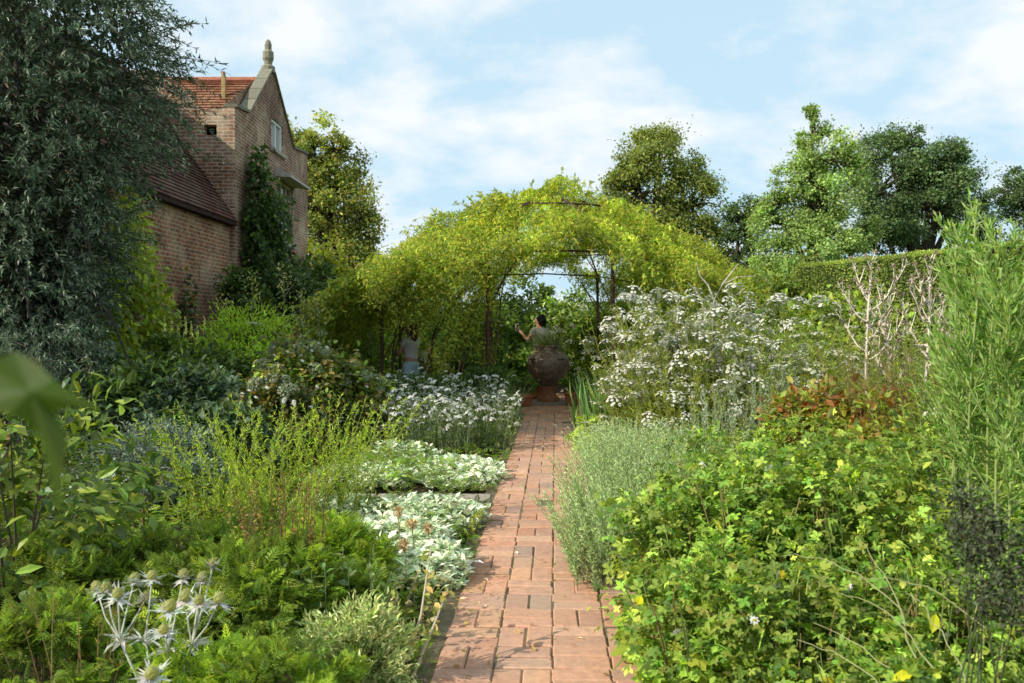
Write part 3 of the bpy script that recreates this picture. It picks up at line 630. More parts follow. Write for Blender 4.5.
# ================================================================== URN, POTS, PEOPLE
ux, uy = gx(548.5, 17.2), 17.2
mb = MB(); urn = thing('stone_jar', 'big round bellied dark jar on a narrow foot under the arbour', 'urn', (ux, uy, .03))
lathe(mb, ux, uy, [(.13, .36), (.2, .42), (.3, .52), (.385, .65), (.425, .78), (.42, .9), (.36, 1.01), (.27, 1.07), (.235, 1.1), (.225, 1.14), (.255, 1.17), (.25, 1.19), (.21, 1.18), (.2, 1.1)], (.17, .115, .085), 36)
for k in range(36):
    pass
body = mb.build('body', M_JAR, urn, True)
mb = MB(); lathe(mb, ux, uy, [(.20, .03), (.22, .05), (.215, .12), (.17, .17), (.145, .25), (.16, .33), (.185, .36), (.12, .365)], (.30, .13, .07), 28); mb.build('foot', M_TERRA, urn, True)
mb = MB()
for a in range(4):   # small lug handles on the shoulder
    t = np.linspace(0, math.pi, 8); an = a * math.pi / 2 + .6; lg = MB(); cx, cy = ux + .4 * math.cos(an), uy + .4 * math.sin(an)
    tube(lg, np.stack([cx + .05 * np.sin(t) * math.cos(an) - .07 * np.cos(t) * math.sin(an), cy + .05 * np.sin(t) * math.sin(an) + .07 * np.cos(t) * math.cos(an), np.full(8, .93)], 1), .018, (.09, .07, .06), 0, 6); lg.build('lug', M_JAR, urn, True)
pl = thing('spiky_plant', 'dark tufted spiky plant growing out of the big jar', 'plant', (ux, uy, 1.12)); mb = MB(); n = 520
d = rand_dir(n, .7); d = d[d[:, 2] > -.05]; n = len(d); leaves(mb, BLADE, np.tile([ux, uy, 1.12], (n, 1)) + RNG.normal(0, .09, (n, 3)) * [1, 1, .3], d, RNG.uniform(.22, .46, n), .017, pal(n, [(.10, .14, .08), (.14, .18, .10), (.07, .10, .06)]), None); mb.build('foliage', M_LEAF, pl)
# plinth of stone slabs
mb = MB(); brick(mb, ux, uy - .05, 0, 1.1, .95, -.02, .065, (0, 0), (.27, .21, .17), .015); o = mb.build('stone_plinth', M_STONE); tag(o, 'flat square stone slab carrying the foot of the big jar', 'plinth')
def pot(px, Y, r, h, label, plant, cols):
    x = gx(px, Y); root = thing('terracotta_pot', label, 'pot', (x, Y, .03), 'small pots around the jar'); mb = MB()
    lathe(mb, x, Y, [(r * .68, .04), (r * .92, h * .78), (r * .93, h * .8), (r * 1.04, h * .8), (r * 1.04, h), (r * .93, h), (r * .9, h * .85)], (.40, .14, .075), 24); mb.build('body', M_TERRA, root, True)
    mb = MB(); mb.add([(x + r * .9 * math.cos(a), Y + r * .9 * math.sin(a), h * .88) for a in np.linspace(0, 6.28, 13)[:-1]] + [(x, Y, h * .9)], [(i, (i + 1) % 12, 12) for i in range(12)], (.03, .02, .012)); mb.build('soil', M_SOIL, root)
    p2 = thing('potted_plant', plant, 'plant', (x, Y, h * .9), 'plants in the small pots'); mb = MB(); n = 420; pos, out, sh, _ = blob((x, Y, h + .12), (r * 1.3, r * 1.3, .22), n, 12)
    leaves(mb, OVAL, pos, out + RNG.normal(0, .5, (n, 3)) + [0, 0, .4], .07, .035, pal(n, cols)); mb.build('foliage', M_LEAF, p2)
pot(525, 16.4, .17, .26, 'orange terracotta pot beside the jar on the shady hedge side', 'green leafy plant in the pot on the hedge side', [(.08, .13, .03), (.05, .09, .02)])
pot(572, 16.6, .15, .30, 'orange terracotta pot beside the jar next to the iris leaves', 'dark leafy plant in the pot next to the iris', [(.05, .09, .03), (.09, .14, .04)])
pot(537, 18.0, .14, .28, 'terracotta pot half hidden behind the foot of the jar', 'small green plant in the half hidden pot', [(.06, .10, .03)])

def skin_obj(name, verts, edges, radii, mat, parent, sub=2, col=(1, 1, 1), root=0):
    me = bpy.data.meshes.new(name); o_ = np.array(parent['_o'])
    me.from_pydata([tuple(np.array(v) - o_) for v in verts], edges, [])
    o = bpy.data.objects.new(name, me); COL.objects.link(o); o.parent = parent; o['_o'] = list(parent['_o'])
    bm_layer = me.skin_vertices if len(me.skin_vertices) else None
    md = o.modifiers.new('skin', 'SKIN'); md.use_smooth_shade = True
    if not len(me.skin_vertices):
        import bmesh
        bm = bmesh.new(); bm.from_mesh(me); bm.verts.layers.skin.verify(); bm.to_mesh(me); bm.free()
    for i, r in enumerate(radii):
        v = me.skin_vertices[0].data[i]; v.radius = (r, r) if np.isscalar(r) else r; v.use_root = i == root
    s = o.modifiers.new('sub', 'SUBSURF'); s.levels = s.render_levels = sub
    me.materials.append(mat); return o
def flat_mat(name, col, rough=.8):
    m, nt, out = new_mat(name); p = N(nt, 'ShaderNodeBsdfPrincipled', Roughness=rough); p.inputs['Specular IOR Level'].default_value = .2
    nz = N(nt, 'ShaderNodeTexNoise', Scale=30.0, Detail=4.0); g = N(nt, 'ShaderNodeNewGeometry'); nt.links.new(g.outputs['Position'], nz.inputs[0])
    mx = N(nt, 'ShaderNodeMix', data_type='RGBA'); mx.inputs[6].default_value = (*[c * .8 for c in col], 1); mx.inputs[7].default_value = (*[min(1, c * 1.15) for c in col], 1)
    nt.links.new(nz.outputs[0], mx.inputs[0]); nt.links.new(mx.outputs[2], p.inputs['Base Color']); nt.links.new(p.outputs[0], out.inputs[0]); return m
SKINM = flat_mat('human_skin', (.52, .27, .18), .5); HAIRB = flat_mat('brown_hair', (.10, .05, .025)); HAIRD = flat_mat('dark_hair', (.012, .011, .016))
def person(label, X, Y, H, face, arms, hair_m, hair_len, top_m, bottom_m, bottom_len, sleeve, held=None):
    """face: heading of the body (0 looks along +x, pi/2 along +y). arms: for each side (elbow, hand) in body axes (forward, left, up) in units of H"""
    f = np.array([math.cos(face), math.sin(face), 0]); l = np.array([-f[1], f[0], 0]); u = np.array([0, 0, 1.])
    O = np.array([X, Y, .0]); B = lambda a, b, c: O + (f * a + l * b + u * c) * H
    root = thing('person', label, 'person', O)
    V = [B(0, 0, .53), B(0, 0, .60), B(.005, 0, .68), B(0, 0, .76), B(-.005, 0, .815), B(.005, 0, .85), B(.015, 0, .885), B(.018, 0, .935), B(.012, 0, .975)]
    R = [(.078 * H, .062 * H), (.068 * H, .055 * H), (.078 * H, .06 * H), (.088 * H, .058 * H), (.045 * H, .04 * H), (.031 * H,) * 2, (.047 * H, .05 * H), (.054 * H, .06 * H), (.04 * H, .045 * H)]
    E = [(0, 1), (1, 2), (2, 3), (3, 4), (4, 5), (5, 6), (6, 7), (7, 8)]
    def add(p, r, frm): V.append(p); R.append((r * H,) * 2); E.append((frm, len(V) - 1)); return len(V) - 1
    for s in (1, -1):
        h = add(B(0, .052 * s, .495), .056, 0); k = add(B(.012, .054 * s, .28), .034, h); c = add(B(-.008, .055 * s, .19), .033, k); a = add(B(-.01, .055 * s, .045), .02, c); t = add(B(.05, .06 * s, .022), .02, a); add(B(.095, .065 * s, .015), .015, t)
        el, ha = arms[0 if s == 1 else 1]; sh = np.array([0, .105 * s, .80])
        a = add(B(*sh), .034, 3); e = add(B(*el), .023, a); mid = add(B(*(np.array(el) * .5 + np.array(ha) * .5)), .021, e); w = add(B(*ha), .014, mid)
        d = nrm(np.array(ha) - np.array(el)); ref = np.array([0, 0, 1.]) if abs(d[2]) < .8 else np.array([1., 0, 0]); sd = nrm(np.cross(d, ref)); nn = np.cross(sd, d)
        pm = add(B(*(np.array(ha) + d * .03)), .018, w)
        for q in range(4):
            o_ = (q - 1.5) * .012; ln = (.028, .034, .032, .025)[q]
            b0 = add(B(*(np.array(ha) + d * .045 + sd * o_)), .0055, pm); b1 = add(B(*(np.array(ha) + d * (.045 + ln) + sd * o_ + nn * .006)), .005, b0); add(B(*(np.array(ha) + d * (.045 + ln * 1.4) + sd * o_ + nn * .02)), .004, b1)
        t0 = add(B(*(np.array(ha) + d * .02 + sd * -.024)), .007, pm); add(B(*(np.array(ha) + d * .045 + sd * -.034 + nn * .012)), .0055, t0)
    # nose and ears on the one body surface
    add(B(.075, 0, .93), .008, 7)
    skin_obj('body', V, E, R, SKINM, root)
    for s in (1, -1):
        ey = MB(); q = B(.071, .02 * s, .945); ey.box(q - .011, q + .011, (.05, .03, .02)); ey.build('eye', M_SKIN, root)
    ey = MB(); q = B(.066, 0, .905); ey.box(q - [.012, .02, .006], q + [.012, .02, .006], (.35, .1, .08)); ey.build('mouth', M_SKIN, root)
    hv = [B(.015, 0, .985), B(-.02, 0, .955), B(-.045, 0, .90), B(-.05, 0, .90 - hair_len * .5), B(-.05, 0, .90 - hair_len)]
    skin_obj('hair', hv, [(0, 1), (1, 2), (2, 3), (3, 4)], [(.045 * H, .04 * H), (.064 * H, .06 * H), (.058 * H, .045 * H), (.055 * H, .03 * H), (.035 * H, .02 * H)], hair_m, root)
    tv = [B(0, 0, .535), B(0, 0, .62), B(.005, 0, .69), B(0, 0, .765), B(-.003, 0, .815)]; tr = [(.088 * H, .07 * H), (.08 * H, .064 * H), (.088 * H, .068 * H), (.098 * H, .066 * H), (.05 * H, .045 * H)]; te = [(0, 1), (1, 2), (2, 3), (3, 4)]
    for i, s in ((0, 1), (1, -1)):
        sh = np.array([0, .108 * s, .80]); el = np.array(arms[i][0]); tv.append(B(*sh)); tr.append((.042 * H,) * 2); te.append((3, len(tv) - 1)); tv.append(B(*(sh + (el - sh) * sleeve))); tr.append((.034 * H,) * 2); te.append((len(tv) - 2, len(tv) - 1))
    skin_obj('top', tv, te, tr, top_m, root)
    bv = [B(0, 0, .59), B(0, 0, .52)]; br = [(.083 * H, .068 * H), (.094 * H, .078 * H)]; be = [(0, 1)]
    for s in (1, -1):
        k0 = len(bv); bv += [B(0, .054 * s, .47), B(.008, .056 * s, .49 - bottom_len * .6), B(.005, .057 * s, .49 - bottom_len)]; br += [(.064 * H,) * 2, (.054 * H,) * 2, (.048 * H,) * 2]; be += [(1, k0), (k0, k0 + 1), (k0 + 1, k0 + 2)]
    skin_obj('shorts' if bottom_len < .3 else 'trousers', bv, be, br, bottom_m, root)
    for s in (1, -1):
        skin_obj('shoe', [B(-.03, .056 * s, .02), B(.04, .06 * s, .02), B(.105, .066 * s, .016)], [(0, 1), (1, 2)], [(.026 * H, .02 * H), (.026 * H, .02 * H), (.02 * H, .013 * H)], flat_mat('shoe', (.3, .28, .25)), root, 1)
    if held:
        i, lab = held; q = B(*(np.array(arms[i][1]) + nrm(np.array(arms[i][1]) - np.array(arms[i][0])) * .06)); mb = MB(); mb.box(q - [.035, .008, .07], q + [.035, .008, .07], (.75, .76, .78)); mb.box(q + [-.03, -.0095, -.062], q + [.03, -.0082, .062], (.02, .02, .025))
        tag(mb.build('phone', M_PAINT), lab, 'phone')
    return root
person('person in a pale top and light blue shorts with long brown hair under the rose', gx(411, 15.9), 15.9, 1.66, 2.5,
       [((.05, .14, .64), (.15, .08, .66)), ((.08, -.13, .65), (.16, -.03, .67))], HAIRB, .13, flat_mat('pale_top', (.66, .60, .60)), flat_mat('blue_denim', (.50, .64, .78)), .17, .45)
person('person with dark hair and a grey top behind the jar, bent arm raised', gx(540, 18.7), 18.7, 1.84, 2.3,
       [((.03, .175, .685), (.13, .205, .80)), ((.06, -.18, .67), (.17, -.11, .72))], HAIRD, .05, flat_mat('grey_top', (.58, .53, .49)), flat_mat('dark_trousers', (.05, .05, .06)), .42, .5, (0, 'small pale phone held up by the person in the grey top'))

# ================================================================== PLANTS
G_YEL = [(.17, .22, .03), (.13, .19, .03), (.21, .25, .04), (.10, .15, .025)]
G_MID = [(.09, .14, .03), (.07, .115, .025), (.115, .165, .035), (.05, .088, .02)]
G_BRI = [(.125, .195, .03), (.16, .23, .035), (.09, .155, .025)]
G_DRK = [(.03, .055, .02), (.04, .07, .025), (.022, .04, .015)]
G_BLU = [(.055, .09, .07), (.075, .115, .09), (.04, .07, .055)]
G_SIL = [(.34, .36, .30), (.27, .295, .24), (.41, .43, .37), (.19, .235, .165)]
G_SAG = [(.20, .27, .14), (.16, .23, .11), (.25, .31, .18), (.12, .18, .08)]
G_BRN = [(.10, .085, .03), (.07, .07, .025), (.13, .11, .04), (.06, .08, .025)]

def fmesh(name, mb, mats, smooth=False):
    me = bpy.data.meshes.new(name); fill_mesh(me, np.concatenate(mb.V), np.concatenate(mb.T), np.concatenate(mb.C), np.concatenate(mb.M), smooth)
    for m in (mats if isinstance(mats, (list, tuple)) else [mats]): me.materials.append(m)
    return me
def daisies(k, R, disc, petal=(.82, .82, .78), eye=(.55, .45, .08), dome_=.35):
    """one corymb: k little daisies, on short stalks, over a shallow dome"""
    mb = MB()
    for i in range(k):
        r = R * math.sqrt((i + .4) / k); a = i * 2.4 + RNG.uniform(-.4, .4); c = np.array([r * math.cos(a), r * math.sin(a), R * dome_ * (1 - (r / R) ** 2) + RNG.uniform(-.1, .1) * R])
        nz = nrm(np.array([c[0] * .8, c[1] * .8, R]) + RNG.normal(0, .2, 3) * R); x_ = nrm(np.cross(nz, [.3, .9, .1])); y_ = np.cross(nz, x_); m = 8; ring = []
        for q in range(m * 2):
            t = q * math.pi / m; rr = disc * (1 if q % 2 else .62); ring.append(c + rr * (x_ * math.cos(t) + y_ * math.sin(t)) - nz * disc * .12)
        p_ = np.array(petal) * RNG.uniform(.85, 1.05); mb.add([c] + ring, [(0, 1 + q, 1 + (q + 1) % (2 * m)) for q in range(2 * m)], p_)
        hx = [c + nz * disc * .12 + disc * .3 * (x_ * math.cos(t) + y_ * math.sin(t)) for t in np.arange(6) * math.pi / 3]
        mb.add([c + nz * disc * .3] + hx, [(0, 1 + q, 1 + (q + 1) % 6) for q in range(6)], eye)
        tube(mb, [(0, 0, -R * .9), c * .6 + np.array([0, 0, -R * .3]), c - nz * disc * .1], .0016, (.12, .16, .04), 0, 3)
    return mb
AST = [fmesh('aster_head', daisies(k, .115, .022, dome_=.6), M_PETAL) for k in (17, 20, 23, 15)]
EVR = [fmesh('everlasting_head', daisies(k, .042, .018, (.80, .81, .79), (.5, .46, .22), .4), M_PETAL) for k in (6, 8, 7)]
UMB = [fmesh('umbel_head', daisies(k, .11, .02, (.62, .62, .48), (.5, .5, .3), .12), M_PETAL) for k in (16, 20)]
DAI = [fmesh('daisy_head', daisies(1, .012, .03), M_PETAL), fmesh('daisy_head', daisies(2, .03, .026), M_PETAL)]
def hyd():
    mb = MB(); n = 170; d = rand_dir(n, .35); leaves(mb, DIAMOND, d * .075 * np.array([1, 1, .7]), d * .6 + RNG.normal(0, .6, (n, 3)), .03, .026, pal(n, [(.30, .34, .2), (.38, .40, .27), (.26, .31, .17)], None, .1), d); return mb
HYD = [fmesh('mophead', hyd(), M_PETAL) for _ in range(2)]

def herb(name, label, cat, X, Y, sx, sy, h, nst, per, L, Wd, tm, cols, lean=.15, droop=.0, mat=None, t0=.12, ang=.75, sr=.004, scol=(.14, .17, .05), heads=None, nh=0, hs=(.8, 1.2), group=None, wts=None, wob=.03, taper=.5, j=.18, head_name='flower_head', hj=.25, htip=.0, shade=.35, stem_part=False, spread_=.0):
    root = thing(name, label, cat, (X, Y, 0), group); mb = MB()
    P = stems(nst, X, Y, sx, sy, h, lean, droop, 7, hj, 0, wob)
    sc = pal(nst, [scol], None, .2); sb = MB() if stem_part else mb
    tubes(sb, P, np.linspace(1, .35, 7)[None] * sr, sc, 0 if stem_part else 1, 3)
    q, tg, tt = along(P, per, t0); n = len(q); rd = RNG.normal(0, 1, (n, 3)); rd = nrm(rd - tg * np.sum(rd * tg, 1, keepdims=True))
    ax = tg * math.cos(ang) + rd * math.sin(ang) + RNG.normal(0, .18, (n, 3)); l_ = L * RNG.uniform(.65, 1.2, n) * (1 - taper * tt)
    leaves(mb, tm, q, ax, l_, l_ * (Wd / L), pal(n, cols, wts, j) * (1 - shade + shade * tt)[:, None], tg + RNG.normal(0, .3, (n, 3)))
    mb.build('foliage', [mat or M_LEAF, M_STEM], root)
    if stem_part: sb.build('stem', M_STEM, root)
    if heads:
        k = RNG.choice(nst, nh, replace=nh > nst); f_ = np.where(RNG.uniform(0, 1, nst) < spread_, RNG.uniform(.62, .95, nst), 1.0) * 5.999; i_ = f_.astype(int); g_ = (f_ - i_)[:, None]; r_ = np.arange(nst); tips = P[r_, i_] * (1 - g_) + P[r_, i_ + 1] * g_
        for i in k:
            p = tips[i] + RNG.normal(0, .02, 3) + [0, 0, htip]; put(head_name, heads[RNG.integers(len(heads))], root, p, (RNG.normal(0, .3), RNG.normal(-.15, .3), RNG.uniform(0, 6)), RNG.uniform(*hs))
    return root
def shrub(name, label, cat, cen, rad, n, L, Wd, cols, group=None, **kw):
    root = thing(name, label, cat, (cen[0], cen[1], 0), group); bush(root, cen, rad, n, L, Wd, cols, **kw); return root

# ---------------------------------------------------------------- stuff: low ground cover in the beds
def cover(label_kind, x0, x1, y0, y1, n, L, cols, hmax, tm=FERN, near=1.0, skip=None):
    mb = MB(); u = RNG.uniform(0, 1, n); y = y0 * (y1 / y0) ** u if y0 > 0 else RNG.uniform(y0, y1, n); x = RNG.uniform(x0, x1, n)
    k = (np.abs(x - path_x(y)) > .60 + .05 * np.sin(y * 3)) & ~((np.hypot(x - ux, y - uy) < 1.9))
    k &= ~((x < path_x(y)) & (np.abs(y - 7.72) < .24) & (x > -1.6)) & ~((x < HX + .1) & (y > 11.7))
    x, y = x[k], y[k]; m = len(x)
    e = np.clip((np.abs(x - path_x(y)) - .55) / .5, .15, 1)
    hgt = hmax * (.5 + .28 * np.sin(x * 3.1 + y * 1.3) + .22 * np.sin(x * 7.3 - y * 5.1)) * e
    z = .03 + np.clip(hgt, .02, None) * RNG.uniform(.25, 1, m)
    ax = RNG.normal(0, 1, (m, 3)) * [1, 1, .35] + [0, 0, .25]; s = (.7 + .05 * y)
    l_ = L * RNG.uniform(.6, 1.25, m) * s
    patch = np.exp(.35 * np.sin(x * 2.3 + 4) * np.sin(y * 1.7) + .2 * np.sin(x * 9 + y * 6))[:, None]
    leaves(mb, tm, np.stack([x, y, z], 1), ax, l_, l_ * .8, pal(m, cols, None, .25) * patch)
    return kind(mb.build('ground_cover', M_LEAF), 'stuff')
cover('', -5.5, .6, 2.3, 16, 38000, .08, G_MID + [(.10, .15, .03)], .34)
cover('', .4, 9, 2.3, 16, 24000, .09, G_MID + G_YEL[:2], .30)
cover('', 2.6, 9, 2.0, 14, 26000, .10, G_MID + G_YEL, .75)
cover('', -9, 14, 15, 32, 18000, .14, G_MID + G_YEL[:2] + G_DRK, .5, DIAMOND)

# ---------------------------------------------------------------- silver pear tree
PX, PY = -5.82, 10.2
pear = thing('weeping_pear_tree', 'big weeping silver-leaved pear tree in deep shade beside the house', 'tree', (PX, PY, 0))
mb = MB(); tb = MB()
tube(tb, [(PX, PY, -.1), (PX + .06, PY - .05, .9), (PX - .05, PY, 1.9), (PX + .05, PY, 3.2), (PX, PY, 4.6)], [.19, .15, .13, .09, .04], (.05, .045, .04), 0, 9)
m = 34; a = RNG.uniform(0, 6.28, m); z0 = RNG.uniform(1.3, 4.6, m); r = RNG.uniform(.7, 1.35, m); t = np.linspace(0, 1, 7)
P = np.zeros((m, 7, 3)); P[:, :, 0] = PX + (np.cos(a) * r)[:, None] * t; P[:, :, 1] = PY + (np.sin(a) * r)[:, None] * t; P[:, :, 2] = z0[:, None] + .7 * np.sin(t * 2.4) - .9 * t ** 3
tubes(tb, P, np.linspace(.05, .012, 7)[None], np.array([.06, .055, .045]), 0, 5)
def pear_env(z): return np.interp(z, [.3, .8, 1.6, 2.2, 2.7, 3.6, 4.6, 5.4, 5.9], [.5, .5, .55, .68, .92, 1.3, 1.65, 1.6, 1.0])
m = 1800; z = RNG.uniform(.75, 6.1, m); a = RNG.uniform(0, 6.28, m); rr = pear_env(z) * RNG.uniform(.45, 1.06, m) ** .6 * (1 + .12 * np.sin(a * 5 + z * 2)); 
q = np.stack([PX + np.cos(a) * rr, PY + np.sin(a) * rr, z], 1); dirn = np.stack([np.cos(a) * .8, np.sin(a) * .8, RNG.uniform(-.5, .45, m)], 1) + RNG.normal(0, .35, (m, 3)); ln = RNG.uniform(.35, .75, m); t = np.linspace(0, 1, 5)
# long sprays reaching out to the right at the top
k = 26; q2 = np.stack([RNG.uniform(-4.7, -4.2, k), RNG.uniform(9.2, 10.4, k), RNG.uniform(3.55, 5.1, k)], 1); d2 = np.stack([RNG.uniform(.8, 1.2, k), RNG.normal(0, .3, k), RNG.uniform(-.15, .25, k)], 1)
k3 = 90; q3 = np.stack([RNG.uniform(-5.6, -4.7, k3), RNG.uniform(8.8, 9.8, k3), RNG.uniform(.5, 1.6, k3)], 1); d3 = np.stack([RNG.uniform(.2, 1, k3), RNG.uniform(-.8, 0, k3), RNG.uniform(-.6, .2, k3)], 1)
q = np.concatenate([q, q2, q3]); dirn = nrm(np.concatenate([dirn, d2, d3])); ln = np.concatenate([ln, RNG.uniform(.6, 1.05, k), RNG.uniform(.4, .7, k3)])
P = q[:, None] + dirn[:, None] * (ln[:, None] * t)[..., None]; P[..., 2] -= ln[:, None] * .22 * t ** 2
tubes(tb, P, np.array([[.006, .005, .004, .003, .002]]), np.array([.08, .075, .06]), 0, 3)
pos, tg, tt = along(P, 34, .05); n = len(pos); rd = nrm(RNG.normal(0, 1, (n, 3))); cl = np.repeat(np.exp(RNG.normal(0, .22, len(P))), 34)
leaves(mb, DIAMOND, pos, tg * .55 + rd * .8, .085 * RNG.uniform(.6, 1.2, n), .021, pal(n, [(.085, .115, .085), (.06, .09, .06), (.14, .17, .135), (.04, .065, .04), (.24, .27, .22)], [4, 4, 2.5, 3, 1.5], .2) * cl[:, None], rd + [0, 0, .6])
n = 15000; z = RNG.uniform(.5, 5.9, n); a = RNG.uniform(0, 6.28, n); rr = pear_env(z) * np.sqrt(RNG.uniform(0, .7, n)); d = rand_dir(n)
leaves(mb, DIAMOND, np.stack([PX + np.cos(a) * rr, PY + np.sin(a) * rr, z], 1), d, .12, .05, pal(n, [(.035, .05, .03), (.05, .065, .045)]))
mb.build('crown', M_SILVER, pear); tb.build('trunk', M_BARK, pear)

# ---------------------------------------------------------------- climbers and shrubs by the house
def climber(label, x0, y0, y1, zmax, n, L, cols, prof, depth=.3, group=None):
    root = thing('wall_climber', label, 'climbing plant', (x0 + .2, (y0 + y1) / 2, 0), group); mb = MB()
    y = RNG.uniform(y0, y1, n); top = np.interp((y - y0) / (y1 - y0), prof[0], prof[1]) * zmax * (1 + .1 * np.sin(y * 5)); z = RNG.uniform(0, 1, n) ** .75 * top
    x = x0 + .02 + RNG.uniform(0, 1, n) ** 1.2 * depth * (1 + .4 * np.sin(y * 4 + z * 3)) + .05; k = x > x0 + .03
    pos = np.stack([x, y, z], 1)[k]; n = len(pos)
    leaves(mb, OVAL, pos, RNG.normal(0, .5, (n, 3)) + [.5, -.1, -.4], L * RNG.uniform(.6, 1.2, n), L * .62, pal(n, cols, None, .25) * np.exp(.3 * np.sin(pos[:, 1:2] * 6) * np.sin(pos[:, 2:3] * 5)), RNG.normal(0, .4, (n, 3)) + [.7, 0, .6])
    mb.build('foliage', M_LEAF, root); st = MB(); t = np.linspace(0, 1, 8)
    for i in range(3):
        yy = y0 + (y1 - y0) * (.3 + .2 * i); tube(st, np.stack([np.full(8, x0 + .08), yy + .15 * np.sin(t * 5 + i), t * zmax * .75], 1), np.linspace(.035, .012, 8), (.07, .055, .04))
    st.build('stem', M_BARK, root)
climber('dark green climber covering the gable wall beneath its windows', HX, 18.6, 21.6, 5.3, 9000, .15, G_DRK + [(.05, .09, .025)], ([0, .25, .6, .85, 1], [.85, 1, .8, .62, .5]), .55)
climber('low dark climber at the far foot of the gable wall', HX, 21.6, 24.8, 3.5, 5000, .15, G_DRK + [(.05, .08, .025)], ([0, .4, 1], [.9, .8, .6]), .5)
climber('ragged patch of ivy on the low wing wall', HX - .12, 15.2, 16.4, 2.6, 900, .11, G_DRK + G_BRN[:1], ([0, .3, .6, 1], [.4, 1, .7, .3]), .22)
climber('yellow-green climbing rose on the low wall behind the pear tree', HX - .12, 12.2, 14.2, 3.5, 4200, .12, [(.2, .25, .04), (.16, .21, .035)] + G_YEL, ([0, .4, .7, 1], [1, .95, .7, .3]), .6)
shrub('evergreen_shrub', 'dark evergreen shrub at the foot of the climber-covered gable', 'shrub', (-4.95, 18.3, 1.35), (.95, .9, 1.5), 5200, .13, .075, G_DRK, nclump=40)
shrub('evergreen_shrub', 'dark ivy-like shrub in the corner where the low wing meets the gable', 'shrub', (-5.35, 17.1, 1.2), (.6, .8, 1.45), 4200, .12, .07, G_DRK + [(.05, .085, .025)], nclump=36)
shrub('evergreen_shrub', 'broad dark shrub between the gable and the drooping end of the rose', 'shrub', (-4.7, 20.6, 1.4), (1.3, 1.2, 1.6), 5600, .14, .08, G_DRK + G_MID[1:2], nclump=40)
shrub('evergreen_shrub', 'tall dark evergreen behind the pear tree, hiding the end wall', 'shrub', (-6.9, 11.2, 2.2), (1.35, .5, 2.5), 7000, .13, .06, G_DRK + [(.05, .075, .03)], nclump=70)
shrub('yellow_shrub', 'small yellow-leaved shrub glowing beyond the far gable corner', 'shrub', (gx(325, 25), 25, 2.6), (.9, .9, 1.3), 3000, .17, .1, [(.2, .22, .03), (.15, .17, .03)], nclump=24)
for x, y, rx, h, cols, lab in ((-5.3, 11.2, .7, 1.25, G_MID, 'mid green bush under the wing wall behind the pear tree'), (-4.0, 9.6, .7, 1.15, G_DRK, 'dark bush in the shade of the pear tree skirt'),
        (-3.6, 9.6, .6, .95, G_BLU, 'blue-green leafy bush in the shade next to the pear tree'), (-4.2, 11.6, .8, 1.3, G_MID + G_DRK, 'shaded green bush below the white flower spikes'),
        (-2.9, 8.4, .5, .75, G_BLU + G_DRK, 'low blue-green bush behind the tallest feathery clump')):
    shrub('leafy_bush', lab, 'bush', (x, y, h * .5), (rx, rx, h * .55), int(3600 * rx / .7), .10, .055, cols, tm=OVAL, nclump=30)
shrub('laurel_bush', 'shiny yellow-green leaved bush at the dark bed edge under the pear tree', 'bush', (-2.72, 4.7, .62), (.55, .6, .58), 1500, .10, .05, [(.10, .15, .025), (.15, .19, .035), (.06, .10, .02), (.04, .07, .02)], mat=M_GLOSS, nclump=34, lo=.75)
shrub('rue_mound', 'hazy blue-grey rue mound in front of the dark bushes', 'rue', (gx(150, 7.3), 7.3, .34), (.62, .55, .4), 9000, .05, .02, [(.10, .13, .11), (.075, .105, .085), (.14, .165, .14)], mat=M_SILVER, tm=DIAMOND, nclump=60)

# ---------------------------------------------------------------- left bed
def feather(label, X, Y, sx, h, n):
    return herb('feathery_herb', label, 'herb', X, Y, sx, sx * .7, h, int(n * .8), 70, .055, .0075, DIAMOND, [(.26, .34, .05), (.21, .30, .04), (.31, .38, .07), (.16, .23, .035)], .5, .06, None, .12, .75, .0045, (.19, .22, .05), wob=.05, taper=.35)
feather('tall feathery yellow-green clump between the blue-grey rue and the bare twig', gx(212, 6.2), 6.2, .24, 1.02, 42)
feather('densest feathery yellow-green clump, in the middle of the group', gx(275, 6.5), 6.5, .3, 1.0, 70)
feather('feathery yellow-green clump reaching towards the silver edging', gx(338, 6.9), 6.9, .22, .98, 46)
feather('low feathery tuft in front of the densest feathery clump', gx(250, 5.8), 5.8, .25, .7, 40)
tw = thing('bare_twig', 'bare brown twig standing up among low green leaves', 'twig', (gx(143, 5.9), 5.9, 0)); mb = MB(); bx = gx(143, 5.9)
tube(mb, [(bx, 5.9, 0), (bx - .01, 5.9, .25), (bx + .01, 5.88, .5)], [.011, .009, .005], (.22, .12, .07)); tube(mb, [(bx, 5.9, .3), (bx - .1, 5.87, .42), (bx - .16, 5.85, .47)], [.007, .004, .002], (.2, .11, .07)); tube(mb, [(bx, 5.9, .38), (bx + .1, 5.92, .52), (bx + .22, 5.9, .66)], [.007, .004, .002], (.2, .11, .07)); mb.build('stem', M_BARK, tw)

